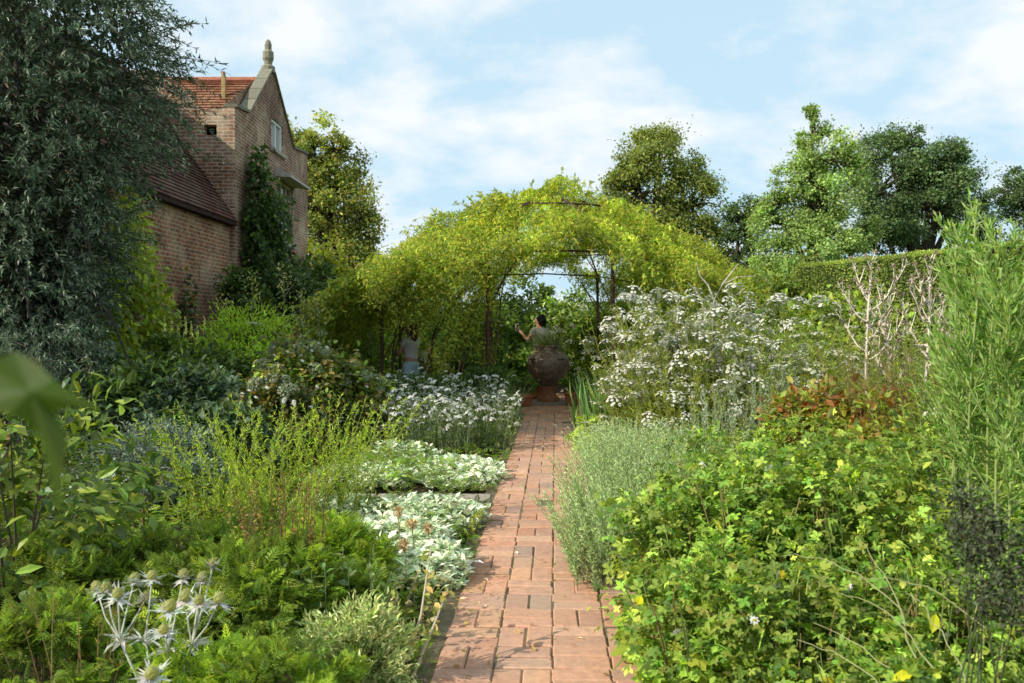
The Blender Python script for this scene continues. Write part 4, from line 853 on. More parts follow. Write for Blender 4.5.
# silver lamb's ear
def lambs_ear(label, X, Y, rx, ry, n, h=.18):
    root = thing('lambs_ear', label, 'silver plant', (X, Y, 0)); mb = MB(); th = RNG.uniform(0, 6.28, n); r = np.sqrt(RNG.uniform(0, 1, n)); c = np.stack([X + rx * r * np.cos(th), Y + ry * r * np.sin(th), np.zeros(n)], 1)
    for _ in range(15):
        a = RNG.uniform(0, 6.28, n); ax = np.stack([np.cos(a), np.sin(a), RNG.uniform(.1, 1.1, n)], 1); l_ = RNG.uniform(.045, .09, n); p = c + [0, 0, 1] * RNG.uniform(.02, h, (n, 1)) * (1 - .6 * r[:, None] ** 3) + RNG.normal(0, .015, (n, 3)) * [1, 1, 0]
        leaves(mb, OVAL, p, ax, l_, l_ * .42, pal(n, G_SIL, None, .14) * 1.35, None)
    mb.build('foliage', M_SILVER, root); return root
lambs_ear('silver lambs ear mat along the path just before the stone side path', -.72, 6.75, .52, .45, 220, .22)
lambs_ear('silver lambs ear mat nearest the green fern-leaved mound', -.82, 5.95, .42, .4, 170, .24)
lambs_ear('silver lambs ear tuft closest to the viewer, spilling over the bricks', -.52, 5.35, .26, .36, 110, .2)
lambs_ear('silver lambs ear mat running back under the feathery clumps', -1.45, 7.0, .42, .4, 90)
lambs_ear('silver lambs ear strip beyond the stone side path, at the brick edge', -.55, 8.9, .5, .75, 190)
lambs_ear('silver lambs ear strip beyond the side path, beside the feathery clump', -1.5, 8.6, .6, .5, 130)
lambs_ear('shaded blue-silver lambs ear under the white everlastings', -1.25, 9.5, .5, .35, 80, .3)
# tan seed heads over the silver mat
for i, (px, py, Y) in enumerate(((398, 512, 5.6), (412, 524, 5.3), (428, 528, 5.5), (404, 545, 5.0))):
    q = at(px, py, Y); root = thing('dry_flower', 'tan dried flower head on a thin stalk above the silver lambs ear', 'dried flower', (q[0], Y, 0), 'dried flower heads over the silver mat'); st = MB(); tube(st, [(q[0] + .02, Y, 0), (q[0], Y, q[2])], .004, (.3, .28, .16), 0, 4); st.build('stem', M_STEM, root)
    hd = MB(); lathe(hd, q[0], q[1], [(.003, q[2] - .018), (.016, q[2]), (.003, q[2] + .018)], (.55, .40, .2), 8); d = rand_dir(60, .3); leaves(hd, DIAMOND, np.tile(q, (60, 1)) + d * .012, d, .035, .014, pal(60, [(.62, .45, .2), (.55, .42, .24), (.66, .54, .33)])); hd.build('flower_sprays', M_PETAL, root)

def fern_mound(label, X, Y, r, h, n, cols, L=.13):
    return shrub('leafy_mound', label, 'plant', (X, Y, h * .45), (r, r * .85, h * .6), int(n * 3.0), L * .72, L * .62, cols, tm=FERN, nclump=30, droop=.0, lo=.5, mat=M_FERN)
fern_mound('bright green fern-leaved mound beside the silver lambs ear', gx(318, 5.1), 5.1, .36, .36, 1500, G_BRI)
fern_mound('wide low green leafy plant behind the sea holly', gx(165, 4.7), 4.7, .75, .34, 2300, G_BRI[:1] + G_MID)
fern_mound('low green leafy plant between the sea holly and the brown stalks', gx(250, 4.3), 4.3, .42, .42, 1300, G_BRI + G_MID)
fern_mound('low dark leafy plant under the shiny bush', gx(45, 4.6), 4.5, .7, .36, 1800, G_MID)
fern_mound('green leafy plant at the bottom corner of the bed, left of the sea holly', gx(30, 3.5), 3.5, .4, .36, 1000, G_MID + G_BRI[:1], .11)
fern_mound('green leafy plant at the very front under the sea holly stems', gx(245, 3.3), 3.3, .36, .3, 1000, G_BRI, .10)
fern_mound('broad leafy green plant at the path side of the brown stalks', gx(345, 4.4), 4.4, .26, .27, 800, G_MID + G_BRI, .11)
shrub('sage_mound', 'pale yellow-green needle-leaved mound at the front by the path', 'herb', (gx(357, 3.72), 3.72, .16), (.2, .2, .24), 3800, .04, .011, [(.30, .34, .15), (.24, .29, .11), (.36, .38, .2)], mat=M_SILVER, tm=DIAMOND, nclump=46, droop=-.5)
herb('brown_stalks', 'reddish brown dying stalks with yellowing leaves beside the fern-leaved mound', 'herb', gx(283, 4.6), 4.6, .18, .14, .8, 38, 16, .045, .02, OVAL, [(.20, .16, .04), (.17, .09, .04), (.13, .15, .03), (.24, .2, .05)], .16, .05, None, .25, 1.0, .004, (.16, .075, .05))
herb('broad_herb', 'grey-green broad leaved herb with thick upright stalks near the path edge', 'herb', gx(335, 4.2), 4.2, .2, .16, .44, 16, 9, .09, .05, OVAL, [(.10, .15, .08), (.08, .13, .05), (.13, .18, .09)], .2, .0, None, .3, 1.0, .005, (.15, .19, .09))
# pale leaning seed stems at the path edge
root = thing('seed_stalk', 'two pale pinkish leaning stalks with a few dry leaves over the path edge', 'dry plant', (-.52, 3.75, 0))
for k, (p0, p1, p2) in enumerate((((400, 675, 3.75), (421, 615, 3.85), (431, 548, 4.0)), ((408, 678, 3.72), (432, 630, 3.8), (448, 590, 3.95)))):
    st = MB(); a, b, c = at(*p0), at(*p1), at(*p2); a[2] = 0; tube(st, [a, (a + b) / 2, b, c], [.0075, .007, .006, .003], (.50, .40, .31), 0, 6); so_ = st.build('stem', M_STEM, root, True)
    lf = MB(); P = np.array([[a, (a + b) / 2, b, c]]); q, tg, tt = along(P, 16, .3); leaves(lf, OVAL, q, RNG.normal(0, 1, (16, 3)), .05, .03, pal(16, [(.2, .2, .06), (.33, .25, .12), (.14, .18, .04)])); lf.build('foliage', M_LEAF, so_)
herb('straggly_plant', 'straggly small leaved plant spilling on the path under the pale stalks', 'plant', -.56, 4.3, .16, .3, .38, 22, 10, .05, .035, OVAL, [(.18, .2, .06), (.12, .16, .04), (.25, .2, .09), (.3, .27, .18)], .3, .2, None, .1, 1.1, .003, (.25, .2, .12))
herb('straggly_plant', 'yellowish plant tuft at the path edge beside the end of the stone side path', 'plant', -.36, 6.5, .1, .16, .2, 16, 9, .04, .03, OVAL, [(.28, .29, .05), (.2, .24, .05)], .3, .1)
# dry grasses at the front corner
herb('dry_grass_tuft', 'thin brown dry stems standing beside the sea holly', 'grass', gx(70, 3.4), 3.4, .16, .12, .55, 18, 6, .05, .008, DIAMOND, [(.20, .15, .06), (.14, .14, .04)], .2, .05, None, .3, .6, .003, (.2, .14, .06))

# sea holly (pale spiky bracts and green cones)
sh = thing('sea_holly', 'pale branching sea holly with green cones and white spiky collars', 'sea holly', (gx(158, 3.35), 3.35, 0))
def holly_head(o_, q, axis, r):
    axis = nrm(np.array(axis)); x_ = nrm(np.cross(axis, [.2, .9, .3])); y_ = np.cross(axis, x_)
    cone = MB(); seg, V, T = 10, [], []; pr = [(.55, -.1), (.85, .25), (1, .7), (.92, 1.15), (.65, 1.6), (.3, 1.85), (.02, 1.92)]
    for rr, zz in pr:
        for s in range(seg):
            a = s * 6.2832 / seg; b = 1 + .12 * ((s + len(V) // seg) % 2); V.append(q + r * (rr * b * (x_ * math.cos(a) + y_ * math.sin(a)) + axis * zz))
    for i in range(len(pr) - 1):
        for s in range(seg): s2 = (s + 1) % seg; T += [(i*seg+s, i*seg+s2, (i+1)*seg+s2), (i*seg+s, (i+1)*seg+s2, (i+1)*seg+s)]
    cone.add(V, T, np.array([.17, .18, .08]) * RNG.uniform(.8, 1.2)); d = rand_dir(70); leaves(cone, DIAMOND, q + axis * r * .9 + d * r * .9 * np.array([1, 1, 1]), d, r * .35, r * .14, pal(70, [(.26, .28, .14), (.16, .18, .08)]))
    h = cone.build('cone', M_LEAF, o_)
    ruff = MB(); n = 16; a = np.arange(n) * 6.2832 / n * 2 + RNG.normal(0, .2, n); ax = x_ * np.cos(a)[:, None] + y_ * np.sin(a)[:, None] + axis * RNG.uniform(-.6, .6, (n, 1))
    spiny = T_([(0, -.12, 0), (0, .12, 0), (.3, -.3, .02), (.22, -.12, 0), (.55, -.32, .02), (.45, -.1, 0), (1, 0, .05), (.45, .1, 0), (.55, .32, .02), (.22, .12, 0), (.3, .3, .02)], [(0, 3, 1), (1, 3, 9), (0, 2, 3), (1, 9, 10), (3, 5, 9), (5, 7, 9), (3, 4, 5), (9, 7, 8), (5, 6, 7)])
    leaves(ruff, spiny, np.tile(q - axis * r * .1, (n, 1)), ax, r * RNG.uniform(2.4, 4.2, n), r * 2.0, pal(n, [(.66, .66, .60), (.58, .6, .52), (.7, .7, .66)], None, .06), np.tile(axis, (n, 1))); ruff.build('collar', M_PETAL, h)
HY = [(97, 590, 3.35), (107, 592, 3.3), (134, 582, 3.5), (152, 579, 3.45), (118, 597, 3.25), (183, 578, 3.4), (202, 581, 3.5), (213, 566, 3.55), (186, 600, 3.3), (199, 603, 3.2), (218, 602, 3.35), (145, 600, 3.5), (164, 632, 3.15), (152, 676, 3.0), (170, 610, 3.2)]
basep = np.array([gx(160, 3.3), 3.3, 0.0]); forks = [at(120, 640, 3.28), at(145, 640, 3.4), at(168, 650, 3.25), at(192, 645, 3.3)]
for f_ in forks:
    st = MB(); tube(st, [basep + RNG.normal(0, .015, 3) * [1, 1, 0], basep * .45 + f_ * .55, f_], [.0058, .005, .0045], (.42, .44, .32), 0, 6); st.build('stem', M_STEM, sh, True)
for px, py, Y in HY:
    q = at(px, py, Y); k = int(np.argmin([abs(f_[0] - q[0]) for f_ in forks])); f_ = forks[k] if q[2] > forks[k][2] + .02 else basep + [0, 0, .05]
    st = MB(); mid = (f_ + q) / 2 + [(q[0] - f_[0]) * .1, 0, -.01]; tube(st, [f_, mid, q], [.0038, .0032, .003], (.50, .50, .40), 0, 6); s_ = st.build('stem', M_STEM, sh, True)
    holly_head(s_ if False else sh, q, nrm(q - mid) + [0, -.15, .6], RNG.uniform(.018, .0235))
for f_ in forks:
    mb = MB(); n = 16; a = np.arange(n) * .9; leaves(mb, DIAMOND, np.tile(f_, (n, 1)) + RNG.normal(0, .006, (n, 3)), np.stack([np.cos(a), np.sin(a), RNG.normal(.1, .4, n)], 1), RNG.uniform(.04, .085, n), .016, pal(n, [(.62, .63, .56)], None, .06)); mb.build('bract', M_PETAL, sh)

# white everlastings and the masses behind
EV = [(gx(385, 11.2), 11.2, .55, .72, 'white everlasting clump furthest from the path, below the arbour post'), (gx(430, 10.6), 10.6, .5, .66, 'white everlasting clump in the middle of the white drift'), (gx(478, 10.9), 10.9, .46, .66, 'white everlasting clump at the brick path edge'),
      (gx(410, 12.6), 12.6, .6, .8, 'white everlasting clump behind the middle of the drift'), (gx(465, 12.5), 12.5, .5, .75, 'white everlasting clump in front of the dark box hedge'), (gx(350, 12.0), 12.0, .5, .8, 'sparse white everlastings next to the brown hydrangea')]
for X, Y, r, h, lab in EV:
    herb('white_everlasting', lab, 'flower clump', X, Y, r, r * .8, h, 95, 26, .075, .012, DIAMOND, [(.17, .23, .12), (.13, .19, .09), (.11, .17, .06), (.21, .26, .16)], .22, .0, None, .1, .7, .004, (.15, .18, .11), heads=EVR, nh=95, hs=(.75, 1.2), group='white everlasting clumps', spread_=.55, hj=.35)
herb('grey_lavender', 'grey-green lavender spilling to the brick path by the box hedge', 'lavender', gx(499, 13.1), 13.1, .25, .4, .62, 120, 22, .06, .01, DIAMOND, [(.15, .21, .14), (.12, .17, .10)], .25, .0)
for px, Y, r, h, cols, lab, nh in ((300, 10.6, .6, 1.35, G_BRN + G_MID, 'tallest brownish hydrangea bush with fading pale round heads', 18), (350, 10.9, .5, 1.05, G_BRN + G_MID, 'lower brownish hydrangea bush next to the white everlastings', 8), (275, 9.4, .5, .95, G_BRN + G_DRK, 'dark brownish hydrangea bush behind the feathery clumps', 6)):
    X = gx(px, Y); root = shrub('hydrangea_bush', lab, 'hydrangea', (X, Y, h * .5), (r, r * .9, h * .52), 3800, .09, .055, cols, nclump=36)
    for i in range(nh):
        d = rand_dir(1, .9)[0]; d[1] = -abs(d[1]); put('flower_head', HYD[i % 2], root, np.array([X, Y, h * .5]) + d * np.array([r, r * .9, h * .55]), (RNG.normal(0, .3), RNG.normal(0, .3), 0), RNG.uniform(.6, 1.25))
    for i in range(26):
        d = rand_dir(1, .5)[0]; d[1] = -abs(d[1]); put('small_flower', DAI[i % 2], root, np.array([X, Y, h * .5]) + d * np.array([r, r * .9, h * .55]) * 1.03, (RNG.uniform(.2, 1.2), 0, 0), RNG.uniform(.7, 1.1))
shrub('spurge_mound', 'bright green rounded spurge mound in front of the dark wall climber', 'bush', (gx(245, 12.6), 12.6, .85), (.8, .75, .98), 6500, .10, .022, [(.19, .28, .045), (.15, .24, .04), (.23, .30, .05)], tm=DIAMOND, nclump=50, droop=-.4)
herb('tall_green_herb', 'green herb with pale heads between the spurge and the hydrangea', 'herb', gx(300, 12.4), 12.4, .4, .35, 1.5, 40, 26, .10, .03, OVAL, G_SAG + G_MID, .15, .0, heads=UMB, nh=9, hs=(.6, .9))
for px, py, Y, lab in ((226, 305, 13.2, 'thin bare stalk rising out of the spurge mound'), (252, 283, 13.0, 'tall bare stalk with a curved tip over the spurge mound'), (283, 275, 13.0, 'tallest branching seed stalk before the dark climber'), (300, 296, 12.8, 'pale branching seed stalk next to the tallest one'), (318, 300, 13.2, 'thin leaning stalk beside the rose curtain')):
    q = at(px, py, Y); root = thing('seed_stalk', lab, 'dry plant', (q[0], Y, 0)); st = MB(); tube(st, [(q[0] + .08, Y, 0), (q[0] + .03, Y, q[2] * .5), q], [.012, .009, .005], (.2, .19, .11), 0, 5)
    for k in range(7): b = np.array([q[0] + .03, Y, q[2] * (.62 + .05 * k)]); d = RNG.normal(0, .13, 3) + [0, 0, .16]; tube(st, [b, b + d * .6, b + d], [.005, .004, .003], (.2, .2, .11), 0, 4)
    so_ = st.build('stem', M_STEM, root); hd = MB(); m = 90; c = q + RNG.normal(0, 1, (m, 3)) * [.07, .07, .2] - [0, 0, .12]; leaves(hd, DIAMOND, c, rand_dir(m, .5), .05, .022, pal(m, [(.22, .24, .14), (.15, .18, .08), (.3, .29, .2)])); hd.build('foliage', M_LEAF, root)
for k, px in enumerate((163, 170, 177, 184, 190, 196, 203, 210)):
    Y = 12.9; X = gx(px, Y); hh = float(at(px, 316 + 5 * (k % 3), Y)[2]); root = thing('white_flower_spike', 'white flower spike standing in a row before the low brick wall', 'flower', (X, Y, 0), 'white flower spikes before the wall'); st = MB(); tube(st, [(X, Y, 0), (X + .02, Y, hh)], [.012, .005], (.13, .17, .07), 0, 5); st.build('stem', M_STEM, root)
    hd = MB(); m = 60; t = RNG.uniform(0, 1, m); leaves(hd, OVAL, np.stack([X + .02 + 0 * t, Y + 0 * t, hh - .26 * t], 1), rand_dir(m, .3), .035 * (.4 + t), .026, pal(m, [(.55, .56, .46), (.4, .44, .3)])); n = 80; t = RNG.uniform(.1, .8, n); leaves(hd, OVAL, np.stack([X + 0 * t, Y + 0 * t, hh * t], 1), rand_dir(n), .1, .035, pal(n, G_MID)); hd.build('foliage', M_LEAF, root)

# clipped box hedges round the urn
def hedge(name, label, cat, p, q, th, h, n, L, cols, wob=.05):
    p, q = np.array(p, float), np.array(q, float); root = thing(name, label, cat, (*((p + q) / 2), 0)); d = q - p; ln = np.linalg.norm(d); d = d / ln; s = np.array([-d[1], d[0]]); mb = MB()
    area = np.array([ln * h, ln * h, ln * th, th * h, th * h]); f = RNG.choice(5, n, p=area / area.sum()); a, b = RNG.uniform(0, 1, n), RNG.uniform(0, 1, n)
    u = np.select([f < 3, f == 3, f == 4], [a * ln, 0 * a, 0 * a + ln]); v = np.select([f == 0, f == 1, f >= 2], [0 * a - th / 2, 0 * a + th / 2, (b - .5) * th]); v = np.where(f >= 3, (a - .5) * th, v); z = np.where(f == 2, h, b * h)
    v = np.where(f == 2, (b - .5) * th, v); no = np.zeros((n, 3)); no[:, :2] += np.where(f == 0, -1, np.where(f == 1, 1, 0))[:, None] * s; no[:, 2] += f == 2; no[:, :2] += np.where(f == 3, -1, np.where(f == 4, 1, 0))[:, None] * d
    off = -np.abs(RNG.normal(0, wob, n)) + wob * .8 + wob * np.sin(u * 3.1) * np.sin(z * 4)
    pos = np.stack([p[0] + d[0] * u + s[0] * v, p[1] + d[1] * u + s[1] * v, z], 1) + no * off[:, None]
    leaves(mb, DIAMOND, pos, no * .6 + RNG.normal(0, .6, (n, 3)) + [0, 0, .2], L * RNG.uniform(.6, 1.2, n), L * .5, pal(n, cols, None, .22) * np.exp(.2 * np.sin(u * 2.1 + z * 3))[:, None], no + RNG.normal(0, .5, (n, 3))); mb.build('foliage', M_LEAF, root)
    cb = MB(); e = wob * 1.5; c0 = [p[0] + d[0] * e, p[1] + d[1] * e]; M4 = Matrix(((d[0], s[0], 0, c0[0]), (d[1], s[1], 0, c0[1]), (0, 0, 1, 0), (0, 0, 0, 1))); cb.box((0, -th / 2 + e, 0), (ln - 2 * e, th / 2 - e, h - e), (.03, .045, .014), 0, M4); cb.build('stem', M_BARK, root); return root  # solid dark green core box filling the hedge behind its leaves
BOX = [(.05, .10, .02), (.07, .125, .025), (.035, .07, .018)]
hedge('box_hedge', 'low clipped box hedge behind the white everlastings', 'hedge', (-2.9, 14.15), (-.75, 14.15), .55, .72, 7000, .05, BOX)
hedge('box_hedge', 'dark clipped box block at the arbour entrance, hedge side of the path', 'hedge', (-.45, 13.9), (-.45, 15.9), .6, .85, 6000, .05, G_DRK + BOX[:1])
hedge('box_hedge', 'low box hedge on the far side of the paved circle behind the jar', 'hedge', (-2.2, 20.4), (-.5, 20.4), .5, .8, 5000, .06, BOX)
hedge('box_hedge', 'dark box hedge beyond the iris leaves beside the arbour', 'hedge', (1.75, 15.3), (3.4, 15.3), .6, .85, 5000, .05, G_DRK + BOX[:1])
hedge('yew_hedge', 'tall clipped green hedge wall behind the dead thistles', 'hedge', (8.55, 24.3), (12.6, 11.5), 1.3, 3.25, 60000, .075, [(.14, .19, .048), (.12, .17, .042), (.155, .205, .055), (.17, .205, .05)], .035)
hedge('yew_hedge', 'long dark boundary hedge far behind the arbour', 'hedge', (-13, 33), (9, 33), 1.4, 2.3, 16000, .2, G_DRK + G_MID[1:2], .12)

# ---------------------------------------------------------------- inside and beyond the arbour
BK = [(gx(352, 19.5), 19.5, .6, .95, G_BRI, 'reedy bright green plant'), ]
herb('reedy_plant', 'tall upright bright green plant seen through the arbour side', 'plant', gx(364, 17.6), 17.6, .3, .25, 1.7, 60, 24, .09, .012, DIAMOND, G_BRI, .08, .0)
for px, Y, r, h, cols, lab in ((500, 22.5, .9, 2.0, G_MID, 'green bush behind the rose curtain, beyond the jar'), (575, 23, 1.0, 2.5, G_MID + G_SAG[2:3], 'pale green tall bush behind the jar'), (610, 21.5, .8, 2.0, G_BRI + G_MID, 'light green bush behind the pair of arbour posts'), (530, 25, 1.2, 2.9, G_DRK + G_MID, 'dark bush rising behind the person in the grey top'), (450, 23, 1.2, 1.8, G_BRI + G_MID, 'green bush hidden behind the rose curtain'), (395, 24, 1.1, 1.6, G_BRI + G_YEL, 'green bush beyond the person in shorts'), (655, 22, 1.1, 2.3, G_MID, 'mid green bush seen under the right-hand rose edge'.replace('right-hand ', 'sunny ')), (340, 24, 1.0, 2.3, G_BRI + G_YEL, 'green bush under the drooping rose end')):
    shrub('garden_bush', lab, 'bush', (gx(px, Y), Y, h * .5), (r, r * .8, h * .53), 3200, .15, .085, cols, nclump=34)
for px, Y, h, lab in ((607, 19.6, 1.55, 'white flowering bush between the two rusty posts'), (565, 20.8, 1.6, 'white flowering bush just behind the jar'), (425, 19.5, .9, 'low white flowers behind the person in shorts')):
    X = gx(px, Y); root = shrub('white_flower_bush', lab, 'bush', (X, Y, h * .5), (.5, .45, h * .52), 1700, .1, .05, G_YEL + G_MID, nclump=24)
    for i in range(26): d = rand_dir(1, .5)[0]; d[1] = -abs(d[1]); put('flower_head', AST[i % 4], root, np.array([X, Y, h * .5]) + d * np.array([.5, .45, h * .54]), (RNG.uniform(.2, .9), RNG.normal(0, .3), 0), RNG.uniform(.7, 1.2))
for px, Y, r, h, cols, lab in ((770, 24, 1.6, 3.0, G_MID + OLIVE, 'rounded green shrub before the small dark tree'), (800, 27, 1.6, 3.6, LIGHT, 'pale green shrub at the end of the tall clipped hedge'), (735, 28, 1.6, 3.4, G_DRK, 'dark shrub behind the dead branch'), (700, 27, 1.5, 3.2, G_DRK + OLIVE, 'dark olive shrub under the sunny rose edge'), (690, 18, 1.0, 1.7, G_MID, 'green shrub below the dead branch'), (760, 17, 1.2, 1.9, G_MID + G_YEL, 'yellowish shrub in front of the rounded green one'), (830, 19, 1.3, 2.2, G_YEL + LIGHT, 'yellowish green shrub at the foot of the clipped hedge end')):
    shrub('garden_bush', lab, 'bush', (gx(px, Y), Y, h * .5), (r, r * .8, h * .53), 4200, .17, .1, cols, nclump=40)

# ---------------------------------------------------------------- right bed
for px, Y, h, lab in ((612, 11.6, .85, 'clump of dark green iris leaves nearest the brick path'), (634, 11.8, .95, 'clump of dark green iris leaves below the asters'), (610, 13.8, .95, 'clump of iris leaves behind the others, by the orange pot')):
    X = gx(px, Y); root = thing('iris_clump', lab, 'iris', (X, Y, 0)); mb = MB(); n = 210; b = np.stack([X + RNG.normal(0, .2, n), Y + RNG.normal(0, .25, n), np.zeros(n)], 1); ax = np.stack([RNG.normal(.05, .16, n) + (b[:, 0] - X) * .5, RNG.normal(0, .2, n), np.ones(n)], 1)
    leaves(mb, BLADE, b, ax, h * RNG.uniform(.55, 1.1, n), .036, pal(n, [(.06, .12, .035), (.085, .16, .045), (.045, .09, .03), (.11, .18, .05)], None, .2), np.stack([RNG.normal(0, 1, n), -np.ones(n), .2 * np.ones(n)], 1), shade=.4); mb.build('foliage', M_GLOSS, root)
for px, Y, sx, h, n, nh, lab in ((672, 9.3, .36, 1.6, 105, 98, 'tall white aster bush closest to the path, beside the rusty post'), (700, 9.9, .5, 1.72, 110, 99, 'tallest white aster bush, under the sunny rose edge'), (745, 10.6, .45, 1.62, 95, 60, 'white aster bush below the dead branch'),
        (700, 8.6, .36, 1.15, 80, 50, 'lower white aster bush in front of the tallest one'), (735, 8.9, .4, 1.25, 70, 34, 'sparse white aster bush beside the grey-green spikes'), (640, 10.1, .3, 1.5, 80, 70, 'white aster bush right against the rusty post, behind the closest one'), (720, 9.3, .4, 1.6, 100, 98, 'thickest white aster bush, between the tallest and the dead branch'), (795, 11.3, .5, 1.4, 70, 16, 'thin white aster bush furthest from the path')):
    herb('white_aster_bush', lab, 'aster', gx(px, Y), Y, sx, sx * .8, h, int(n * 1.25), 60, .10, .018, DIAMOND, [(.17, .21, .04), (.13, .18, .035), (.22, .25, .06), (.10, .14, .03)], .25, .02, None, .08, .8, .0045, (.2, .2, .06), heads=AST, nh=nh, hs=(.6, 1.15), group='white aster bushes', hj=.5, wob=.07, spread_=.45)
for px, Y, r, h, n, lab in ((620, 5.35, .3, .52, 200, 'silvery green wormwood mound lowest on the path edge'), (634, 6.0, .36, .64, 240, 'silvery green wormwood mound bulging over the bricks'), (644, 6.9, .36, .70, 220, 'silvery green wormwood mound in the middle of the edge'), (632, 7.9, .34, .66, 180, 'silvery green wormwood mound furthest along the path'), (668, 6.6, .4, .74, 170, 'silvery green wormwood mound behind the others, in the leaves')):
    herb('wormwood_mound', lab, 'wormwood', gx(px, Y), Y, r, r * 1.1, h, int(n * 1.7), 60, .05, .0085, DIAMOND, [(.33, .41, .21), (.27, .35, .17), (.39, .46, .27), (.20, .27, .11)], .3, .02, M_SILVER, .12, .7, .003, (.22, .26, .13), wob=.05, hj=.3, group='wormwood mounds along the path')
for px, Y, h, lab in ((735, 7.7, 1.05, 'upright grey-green spiky plant below the sparse asters'), (770, 8.2, 1.1, 'upright grey-green spiky plant next to the red leaves'), (715, 7.2, .9, 'short grey-green spiky plant among the white asters')):
    herb('grey_spike_plant', lab, 'herb', gx(px, Y), Y, .22, .2, h, 34, 50, .06, .012, DIAMOND, [(.20, .25, .15), (.26, .31, .21), (.14, .19, .09)], .1, .0, M_SILVER, .15, .55, .004, (.24, .27, .17))
# leafy mass close by
FR = [  # px, Y, rx, ry, h, n, leaf, palette, label
    (700, 4.55, .42, .45, .82, 900, .13, 0, 'leafy green anemone plant next to the wormwood, by the path'),
    (780, 4.6, .5, .5, .92, 1200, .13, 0, 'leafy green anemone plant in the middle of the sunny bed front'),
    (870, 4.5, .5, .5, .98, 1100, .13, 1, 'leafy anemone plant with several yellow leaves'),
    (745, 5.7, .55, .55, .92, 1400, .12, 0, 'dense leafy anemone plant behind the path-side one'),
    (850, 5.9, .6, .55, 1.0, 1500, .12, 0, 'dense leafy anemone plant in front of the red-leaved plants'),
    (945, 5.6, .6, .55, 1.08, 1300, .12, 1, 'leafy plant at the feet of the tall willow stems'),
    (720, 3.75, .4, .4, .58, 700, .12, 0, 'low leafy plant behind the big yellow-green vine leaves'),
    (825, 3.6, .45, .4, .62, 800, .12, 1, 'low leafy plant in the front row with dark gaps between stems'),
    (960, 3.5, .45, .4, .66, 700, .12, 0, 'low leafy plant beneath the dark seed heads'),
    (700, 6.9, .5, .5, .85, 1300, .11, 0, 'fresh green leafy plant around the feet of the grey spikes'),
    (800, 7.2, .6, .5, 1.0, 1300, .12, 2, 'yellow-green leafy plant behind the dense anemones'),
    (900, 3.0, .3, .3, .42, 450, .12, 0, 'small leafy plant at the very front of the sunny bed')]
FP = [[(.16, .235, .045), (.13, .20, .04), (.20, .265, .06), (.08, .14, .03)], [(.18, .24, .045), (.13, .195, .04), (.21, .265, .055), (.09, .145, .03)], [(.21, .27, .05), (.165, .235, .045), (.24, .28, .06)]]
for px, Y, rx, ry, h, n, lf, pi_, lab in FR:
    X = gx(px, Y); root = thing('anemone_plant', lab, 'leafy plant', (X, Y, 0), 'leafy plants in the sunny bed'); mb = MB()
    h *= .9 if Y < 5 else .78; lf *= .5; n = int(n * 3.8); pos, out, sh_, cc = blob((X, Y, h * .52), (rx, ry, h * .52), n, 70, .42, .5, -.75); k = pos[:, 2] > .05; pos, out, sh_ = pos[k], out[k], sh_[k]; m = len(pos)
    ax = out * [.8, .8, .3] + RNG.normal(0, .5, (m, 3)) + [0, 0, -.12]; l_ = lf * RNG.uniform(.6, 1.25, m); up_ = out * .5 + [0, 0, .9] + RNG.normal(0, .45, (m, 3)); cc_ = pal(m, FP[pi_] + [(.05, .10, .02)], [3, 3, 2.0, 2.4, 1.8], .3, .09) * .86 * np.clip(sh_, .6, 1.35)[:, None]; w = RNG.uniform(0, 1, m)
    for lo_, hi_, tm_, sl, sw in ((0, .6, TERNATE, 1, 1), (.6, .82, OVAL, .75, .42), (.82, .93, LOBED, .62, .62), (.93, 1.01, BLADE, 1.5, .12)):
        g_ = (w >= lo_) & (w < hi_); leaves(mb, tm_, pos[g_], ax[g_], l_[g_] * sl, l_[g_] * sw, cc_[g_], up_[g_])
    pass; mb.build('foliage', M_LEAF, root)
    st = MB(); P = stems(40, X, Y, rx * .7, ry * .7, h * .9, .2, 0, 5, .3); tubes(st, P, np.linspace(.0055, .0025, 5)[None], pal(40, [(.18, .2, .06), (.2, .13, .06), (.13, .16, .05)])); st.build('stem', M_STEM, root)
    ny = (2, 6, 3)[pi_]
    for i in range(ny):   # ageing yellow leaves
        d = rand_dir(1, .3)[0]; d[1] = -abs(d[1]); q = np.array([X, Y, h * .52]) + d * np.array([rx, ry, h * .5]) * 1.05; yl = MB(); leaves(yl, OVAL, q[None], (RNG.normal(0, .6, 3) + [0, -.3, -.3])[None], RNG.uniform(.05, .085), .04, pal(1, [(.36, .36, .02), (.40, .42, .04), (.34, .28, .03)]), np.array([[0, -.8, .6]])); yl.build('yellow_leaf', M_LEAF, root)
    for i in range(3):
        d = rand_dir(1, .8)[0]; d[1] = -abs(d[1]); put('flower', DAI[i % 2], root, np.array([X, Y, h * .52]) + d * np.array([rx, ry, h * .53]), (RNG.uniform(.4, 1.2), 0, RNG.uniform(0, 6)), RNG.uniform(.6, .95))
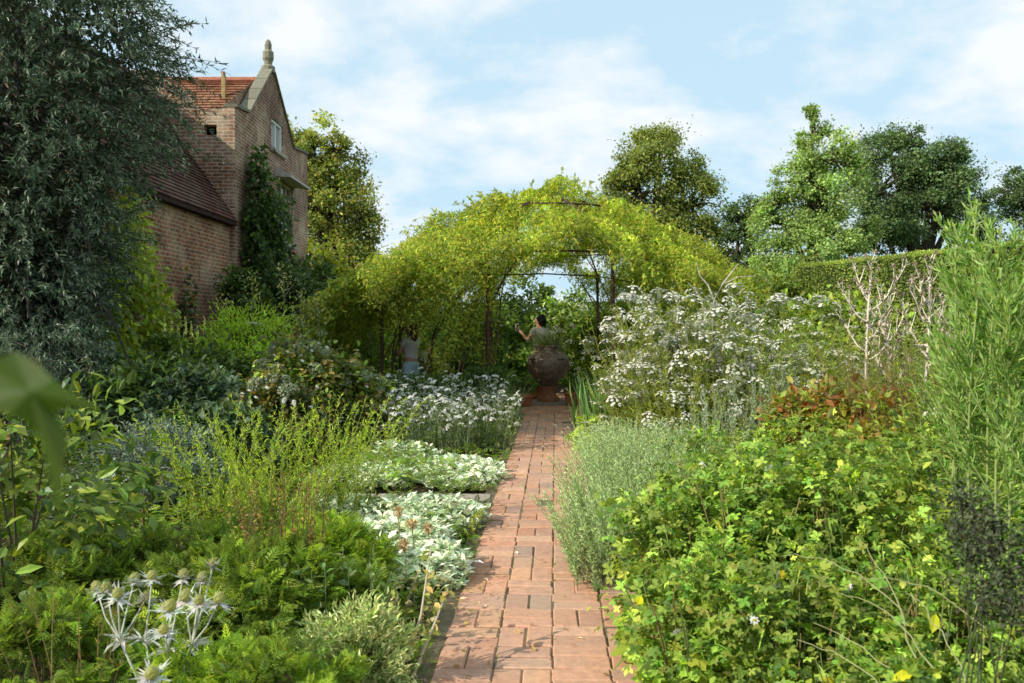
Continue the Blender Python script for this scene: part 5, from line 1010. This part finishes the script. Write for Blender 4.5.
# vine with big lobed leaves at the path edge
root = thing('vine_plant', 'low vine plant with big bright yellow-green lobed leaves at the path edge', 'vine', (gx(665, 3.9), 3.9, 0)); mb = MB(); n = 85
X = .74 + RNG.uniform(-.22, .42, n); Yv = 3.85 + RNG.uniform(-.45, .5, n); z = .06 + .32 * np.clip((X - .54) / .4, .0, 1) * RNG.uniform(.3, 1, n) + RNG.uniform(0, .05, n); a = RNG.uniform(0, 6.28, n); l_ = RNG.uniform(.08, .15, n)
leaves(mb, LOBED, np.stack([X, Yv, z], 1), np.stack([np.cos(a), np.sin(a), RNG.uniform(-.5, .1, n)], 1), l_, l_, pal(n, [(.17, .25, .03), (.14, .21, .03), (.21, .26, .04), (.10, .17, .025)], None, .2), np.array([-.3, -.5, .9]) + RNG.normal(0, .25, (n, 3))); mb.build('foliage', M_LEAF, root)
st = MB(); P = np.stack([np.array([[.72, 3.9, 0], [x * .5 + .36, y * .5 + 1.95, zz * .8], [x, y, zz]]) for x, y, zz in zip(X[:40], Yv[:40], z[:40])]); tubes(st, P, np.array([[.004, .003, .002]]), np.array([.25, .2, .08]), 0, 4); st.build('stem', M_STEM, root)
shrub('vine_plant', 'small yellow-green vine tuft where the iris meets the path', 'vine', (gx(592, 10.2), 10.2, .22), (.16, .2, .24), 160, .11, .1, [(.26, .33, .05), (.2, .28, .04)], tm=LOBED, nclump=14)
herb('white_lace_plant', 'low silver-leaved plant with white lace flowers next to the vine tuft', 'flower', gx(612, 9.6), 9.6, .25, .25, .5, 36, 16, .07, .02, OVAL, G_SIL[1:] + G_SAG, .25, 0, heads=UMB, nh=12, hs=(.5, .8))
# tall willow-leaved stems
root = thing('willow_herb', 'tall bright green willow-leaved stems towering at the bed edge', 'herb', (gx(985, 3.9), 3.9, 0)); WH = [(975, 200, 3.9), (1000, 225, 3.8), (960, 232, 4.1), (955, 270, 4.3), (1015, 235, 4.0), (968, 300, 4.4), (978, 255, 4.4), (1030, 260, 3.7), (995, 268, 3.6), (975, 300, 3.8), (1020, 285, 3.8), (1045, 230, 4.0), (962, 340, 4.1), (1010, 300, 3.5), (990, 320, 4.3), (1034, 330, 3.4)]
for px, py, Y in WH:
    q = at(px, py, Y); bx_ = q[0] * .9 + .1 * gx(985, 3.9) + RNG.normal(0, .05); t = np.linspace(0, 1, 9); P = np.stack([bx_ + (q[0] - bx_) * t ** 1.4 + .03 * np.sin(t * 5 + px), np.full(9, Y) + .03 * np.sin(t * 4 + px), q[2] * t], 1)
    st = MB(); tube(st, P, np.linspace(.0085, .003, 9), (.26, .32, .10), 0, 6)
    lf = MB(); B = []
    for i in range(15):   # side shoots in the upper half
        u = RNG.uniform(.45, .98); b = P[min(int(u * 8), 7)] * (1 - (u * 8) % 1) + P[min(int(u * 8) + 1, 8)] * ((u * 8) % 1); a = RNG.uniform(0, 6.28); ln = .42 * (1.1 - u) + .1; d = np.array([math.cos(a) * .55, math.sin(a) * .55, .9]); tt = np.linspace(0, 1, 9)[:, None]; B.append(b + d * ln * tt + np.array([0, 0, .1]) * ln * tt ** 2)
    B = np.array(B); tubes(st, B, np.linspace(.0035, .0015, 9)[None], np.array([.26, .33, .1]), 0, 4); so_ = st.build('stem', M_STEM, root, True)
    cols = [(.105, .18, .05), (.135, .21, .065), (.075, .135, .038), (.17, .24, .095)]
    qn, tg, tt = along(B, 26, .05); n = len(qn); rd = nrm(RNG.normal(0, 1, (n, 3))); leaves(lf, OVAL, qn, tg * .75 + rd * .6, .075 * RNG.uniform(.6, 1.15, n) * (1 - .35 * tt), .0105, pal(n, cols, None, .15), tg + rd)
    qn, tg, tt = along(P[None], 75, .08); n = len(qn); rd = nrm(RNG.normal(0, 1, (n, 3)) * [1, 1, .2]); leaves(lf, OVAL, qn, tg * .5 + rd * .8, .135 * RNG.uniform(.6, 1.15, n) * (1.1 - .6 * tt), .021, pal(n, cols, None, .15), tg + rd * .1); lf.build('foliage', M_LEAF, so_)
# seed heads, their shade put into the dark colours
root = thing('dark_seed_plant', 'clustered seed heads and stems, shade painted into their dark colour, among bright leaves', 'seed heads', (gx(985, 2.7), 2.7, 0))
for px, py, Y in ((962, 500, 2.7), (985, 520, 2.6), (978, 553, 2.7), (1000, 545, 2.55), (1012, 578, 2.6), (985, 590, 2.5), (1015, 612, 2.45), (965, 530, 2.9)):
    q = at(px, py, Y); st = MB(); b = np.array([gx(990, 2.65) + RNG.normal(0, .05), 2.65, 0]); tube(st, [b, (b + q) / 2 + [RNG.normal(0, .04), .03, .03], q], [.004, .003, .002], (.06, .08, .03), 0, 5); st.build('stem', M_STEM, root)
    hd = MB(); m = 300; leaves(hd, DIAMOND, q + RNG.normal(0, 1, (m, 3)) * [.04, .04, .03], rand_dir(m), .02, .012, pal(m, [(.06, .075, .03), (.09, .11, .045), (.04, .042, .025)])); hd.build('seed_sprays', M_STEM, root)
# pale dry stems lying across the front
root = thing('fallen_stem', 'long pale dry stems lying slantwise across the leafy bed front', 'dry plant', (gx(850, 3.3), 3.3, .5))
for a, b, Y in (((782, 556, 3.4), (868, 580, 3.2), 0), ((858, 578, 3.25), (952, 600, 3.1), 0), ((838, 592, 3.2), (905, 630, 3.0), 0), ((815, 622, 3.15), (900, 683, 2.9), 0), ((905, 590, 3.1), (955, 655, 2.9), 0), ((800, 640, 3.1), (885, 690, 2.8), 0), ((860, 540, 3.4), (900, 610, 3.1), 0)):
    p, q = at(*a), at(*b); st = MB(); t_ = np.linspace(0, 1.35, 10)[:, None]; tube(st, p + (q - p) * t_ + RNG.normal(0, .005, (10, 3)) + np.array([0, 0, 1]) * (.03 * np.sin(t_ * 3) - .12 * np.clip(t_ - .9, 0, 1)), np.linspace(.0012, .0032, 10), (.30, .31, .13), 0, 5); st.build('stem', M_STEM, root)
# red and brown plants in the middle distance
for px, Y, r, h, n, cols, lab in ((800, 7.6, .42, .95, 1500, [(.16, .08, .03), (.15, .13, .035), (.13, .17, .04), (.10, .14, .03), (.18, .055, .025)], 'reddish leaved plant beside the grey-green spikes'), (850, 7.8, .45, 1.05, 1500, [(.14, .09, .03), (.15, .15, .04), (.16, .065, .03), (.11, .15, .03)], 'russet leaved plant below the brown haze mound'), (870, 7.0, .4, .95, 1200, [(.16, .2, .04), (.15, .09, .03), (.13, .17, .03)], 'green plant with some red leaves beside the willow stems')):
    shrub('red_leaved_plant', lab, 'plant', (gx(px, Y), Y, h * .5), (r, r * .9, h * .52), n, .095, .05, cols, nclump=34)
herb('haze_mound', 'fine brownish hazy mound of thin stems below the dead thistles', 'herb', gx(910, 7.6), 7.6, .5, .45, 1.42, 240, 44, .045, .004, DIAMOND, [(.19, .15, .05), (.15, .15, .045), (.22, .17, .07), (.13, .11, .04)], .22, .0, None, .3, .6, .0025, (.2, .15, .06), wob=.06)
for px, Y, r, h, cols, lab, nh in ((830, 8.8, .5, 1.3, G_YEL, 'yellow-green leafy plant with flat pale flower plates', 12), (780, 9.2, .5, 1.4, G_SAG + G_YEL, 'pale green plant with many flat cream flower plates', 20), (860, 9.6, .6, 1.3, G_YEL + G_MID, 'green plant around the feet of the first dead thistle', 8), (930, 9.4, .7, 1.4, G_SAG + G_YEL, 'pale grassy plant behind the brown haze', 4), (990, 7.4, .7, 1.5, G_YEL + G_MID, 'leafy plant behind the willow stems', 3), (815, 12.5, .8, 1.45, G_MID + G_YEL, 'green plant far back before the hedge end', 6), (900, 12.8, .9, 1.45, G_SAG + G_MID, 'greyish plant far back before the hedge middle', 6), (985, 11.5, .9, 1.5, G_MID + G_YEL, 'green plant far back behind the willow stems', 4), (745, 13.6, .8, 1.5, G_MID, 'green plant behind the aster bushes', 8), (1010, 5.6, .5, 1.3, G_YEL, 'bright grassy plant behind the willow stems at the picture edge'.replace('picture edge', 'bed end'), 2)):
    herb('border_plant', lab, 'plant', gx(px, Y), Y, r, r * .8, h, 90, 30, .11, .03, OVAL, cols, .2, .0, None, .1, .9, .004, (.2, .22, .07), heads=UMB, nh=nh, hs=(.6, 1.1), hj=.4)
# dead branching thistles
def dead_thistle(label, px, pyt, pyb, Y, seed, spread=.32, name='dead_thistle'):
    rg = np.random.default_rng(seed); q = at(px, pyt, Y); root = thing(name, label, 'dead plant', (q[0], Y, 0)); PC = np.array([.66, .58, .46]); H = q[2]; z0 = float(at(px, pyb, Y)[2])
    st = MB(); t = np.linspace(0, 1, 8); P = np.stack([q[0] + .05 * np.sin(t * 3 + seed), np.full(8, Y), t * H * .93], 1); tube(st, P, np.linspace(.017, .010, 8), PC, 0, 6)
    leaves(st, DIAMOND, along(P[None], 60, .2)[0], np.array([0, 0, 1.]) + rg.normal(0, .6, (60, 3)), .07, .025, pal(60, [tuple(PC * .9), (.4, .36, .3)], None, .12)); st.build('stem', M_STEM, root)
    for i in range(8):
        u = .6 + .38 * i / 8; b = np.array([np.interp(u, t, P[:, 0]), Y, u * H * .93]); a = i * 2.4 + rg.uniform(-.4, .4); ln = H * rg.uniform(.16, .28) * (1.25 - u * .55); br = MB(); K = np.linspace(0, 1, 6)
        e = b + np.stack([np.cos(a) * spread * ln * 2.4 * K ** .8, np.sin(a) * spread * ln * 1.6 * K ** .8, ln * K ** 1.25], 1) + rg.normal(0, .012, (6, 3)) * K[:, None]; tube(br, e, np.linspace(.008, .004, 6), PC * rg.uniform(.85, 1.15), 0, 5)
        for w in range(3):
            s0 = e[2 + w]; d = np.array([math.cos(a + (-1) ** w * 1.1) * .45, math.sin(a + w) * .4, .8]); l2 = ln * rg.uniform(.3, .5); tube(br, [s0, s0 + d * l2 * .6, s0 + d * l2 + [0, 0, .02]], [.006, .005, .003], PC, 0, 4); tip = s0 + d * l2 + [0, 0, .02]
            dd = nrm(rg.normal(0, 1, (26, 3)) + [0, 0, .3]); leaves(br, DIAMOND, np.tile(tip, (26, 1)), dd, .034, .011, pal(26, [(.46, .38, .28), (.38, .3, .2)]))
        m = 36; qn, tg, tt = along(e[None], m, 0); leaves(br, DIAMOND, qn, tg * .7 + rg.normal(0, .6, (m, 3)), .055, .018, pal(m, [tuple(PC), (.55, .5, .42), (.35, .3, .22)], None, .12)); br.build('branch', M_STEM, root)
dead_thistle('bleached dead thistle with the most branches before the clipped hedge', 872, 262, 380, 8.4, 3)
dead_thistle('bleached dead thistle forking like a candlestick, nearer the willow stems', 925, 268, 370, 8.2, 5, .26)
dead_thistle('short bleached dead thistle between the two big ones', 893, 312, 370, 8.8, 8, .3)
dead_thistle('dead thistle half hidden in the pale grass by the willow stems', 948, 300, 380, 8.9, 12, .28)
root = thing('dead_branch', 'pale bare dead branch sticking out beside the rose edge', 'branch', (gx(715, 13.6), 13.6, 0)); bx_ = gx(712, 13.6)
for pts in (((712, 330), (714, 300), (722, 285), (738, 277), (756, 276)), ((714, 300), (708, 285), (700, 276), (696, 262)), ((722, 285), (732, 272), (738, 264)), ((722, 290), (735, 296), (745, 288)), ((705, 325), (702, 300), (694, 288), (688, 283))):
    br = MB(); P = np.array([at(x, y, 13.6) for x, y in pts]); tube(br, P, np.linspace(.017, .005, len(P)), (.52, .46, .38), 0, 6); br.build('branch', M_BARK, root)
st = MB(); q = at(712, 330, 13.6); tube(st, [(q[0], 13.6, 0), q], [.025, .018], (.4, .35, .3), 0, 6); st.build('stem', M_BARK, root)

# big blurred leaf close to the viewer, on a shoot growing up beside the bed
root = thing('fig_shoot', 'large soft dark green lobed leaf hanging close to the viewer', 'leaf', (-.45, .58, 0)); st = MB(); tube(st, [(-.50, .6, 0), (-.50, .6, .8), (-.44, .6, 1.45), (-.35, .585, 1.583)], [.009, .008, .005, .003], (.07, .12, .03), 0, 6); st.build('stem', M_STEM, root)
lf = MB(); Yl = .58
LEAF = [(0, 358), (14, 352), (34, 360), (54, 380), (100, 410), (70, 406), (56, 414), (68, 442), (63, 472), (58, 512), (49, 470), (40, 436), (28, 424), (8, 415), (-14, 405), (-30, 385), (-18, 364)]
V = [at(30, 392, Yl - .003)] + [at(x, y, Yl + .02 * math.sin(i * 1.3) * .2) for i, (x, y) in enumerate(LEAF)]; k = len(LEAF)
lf.add(V, [(0, 1 + i, 1 + (i + 1) % k) for i in range(k)], np.array([[.03, .056, .009]] + [[.028 + .004 * (i % 3), .054 + .004 * (i % 2), .008] for i in range(k)])); lf.build('leaf', M_LEAF, root)
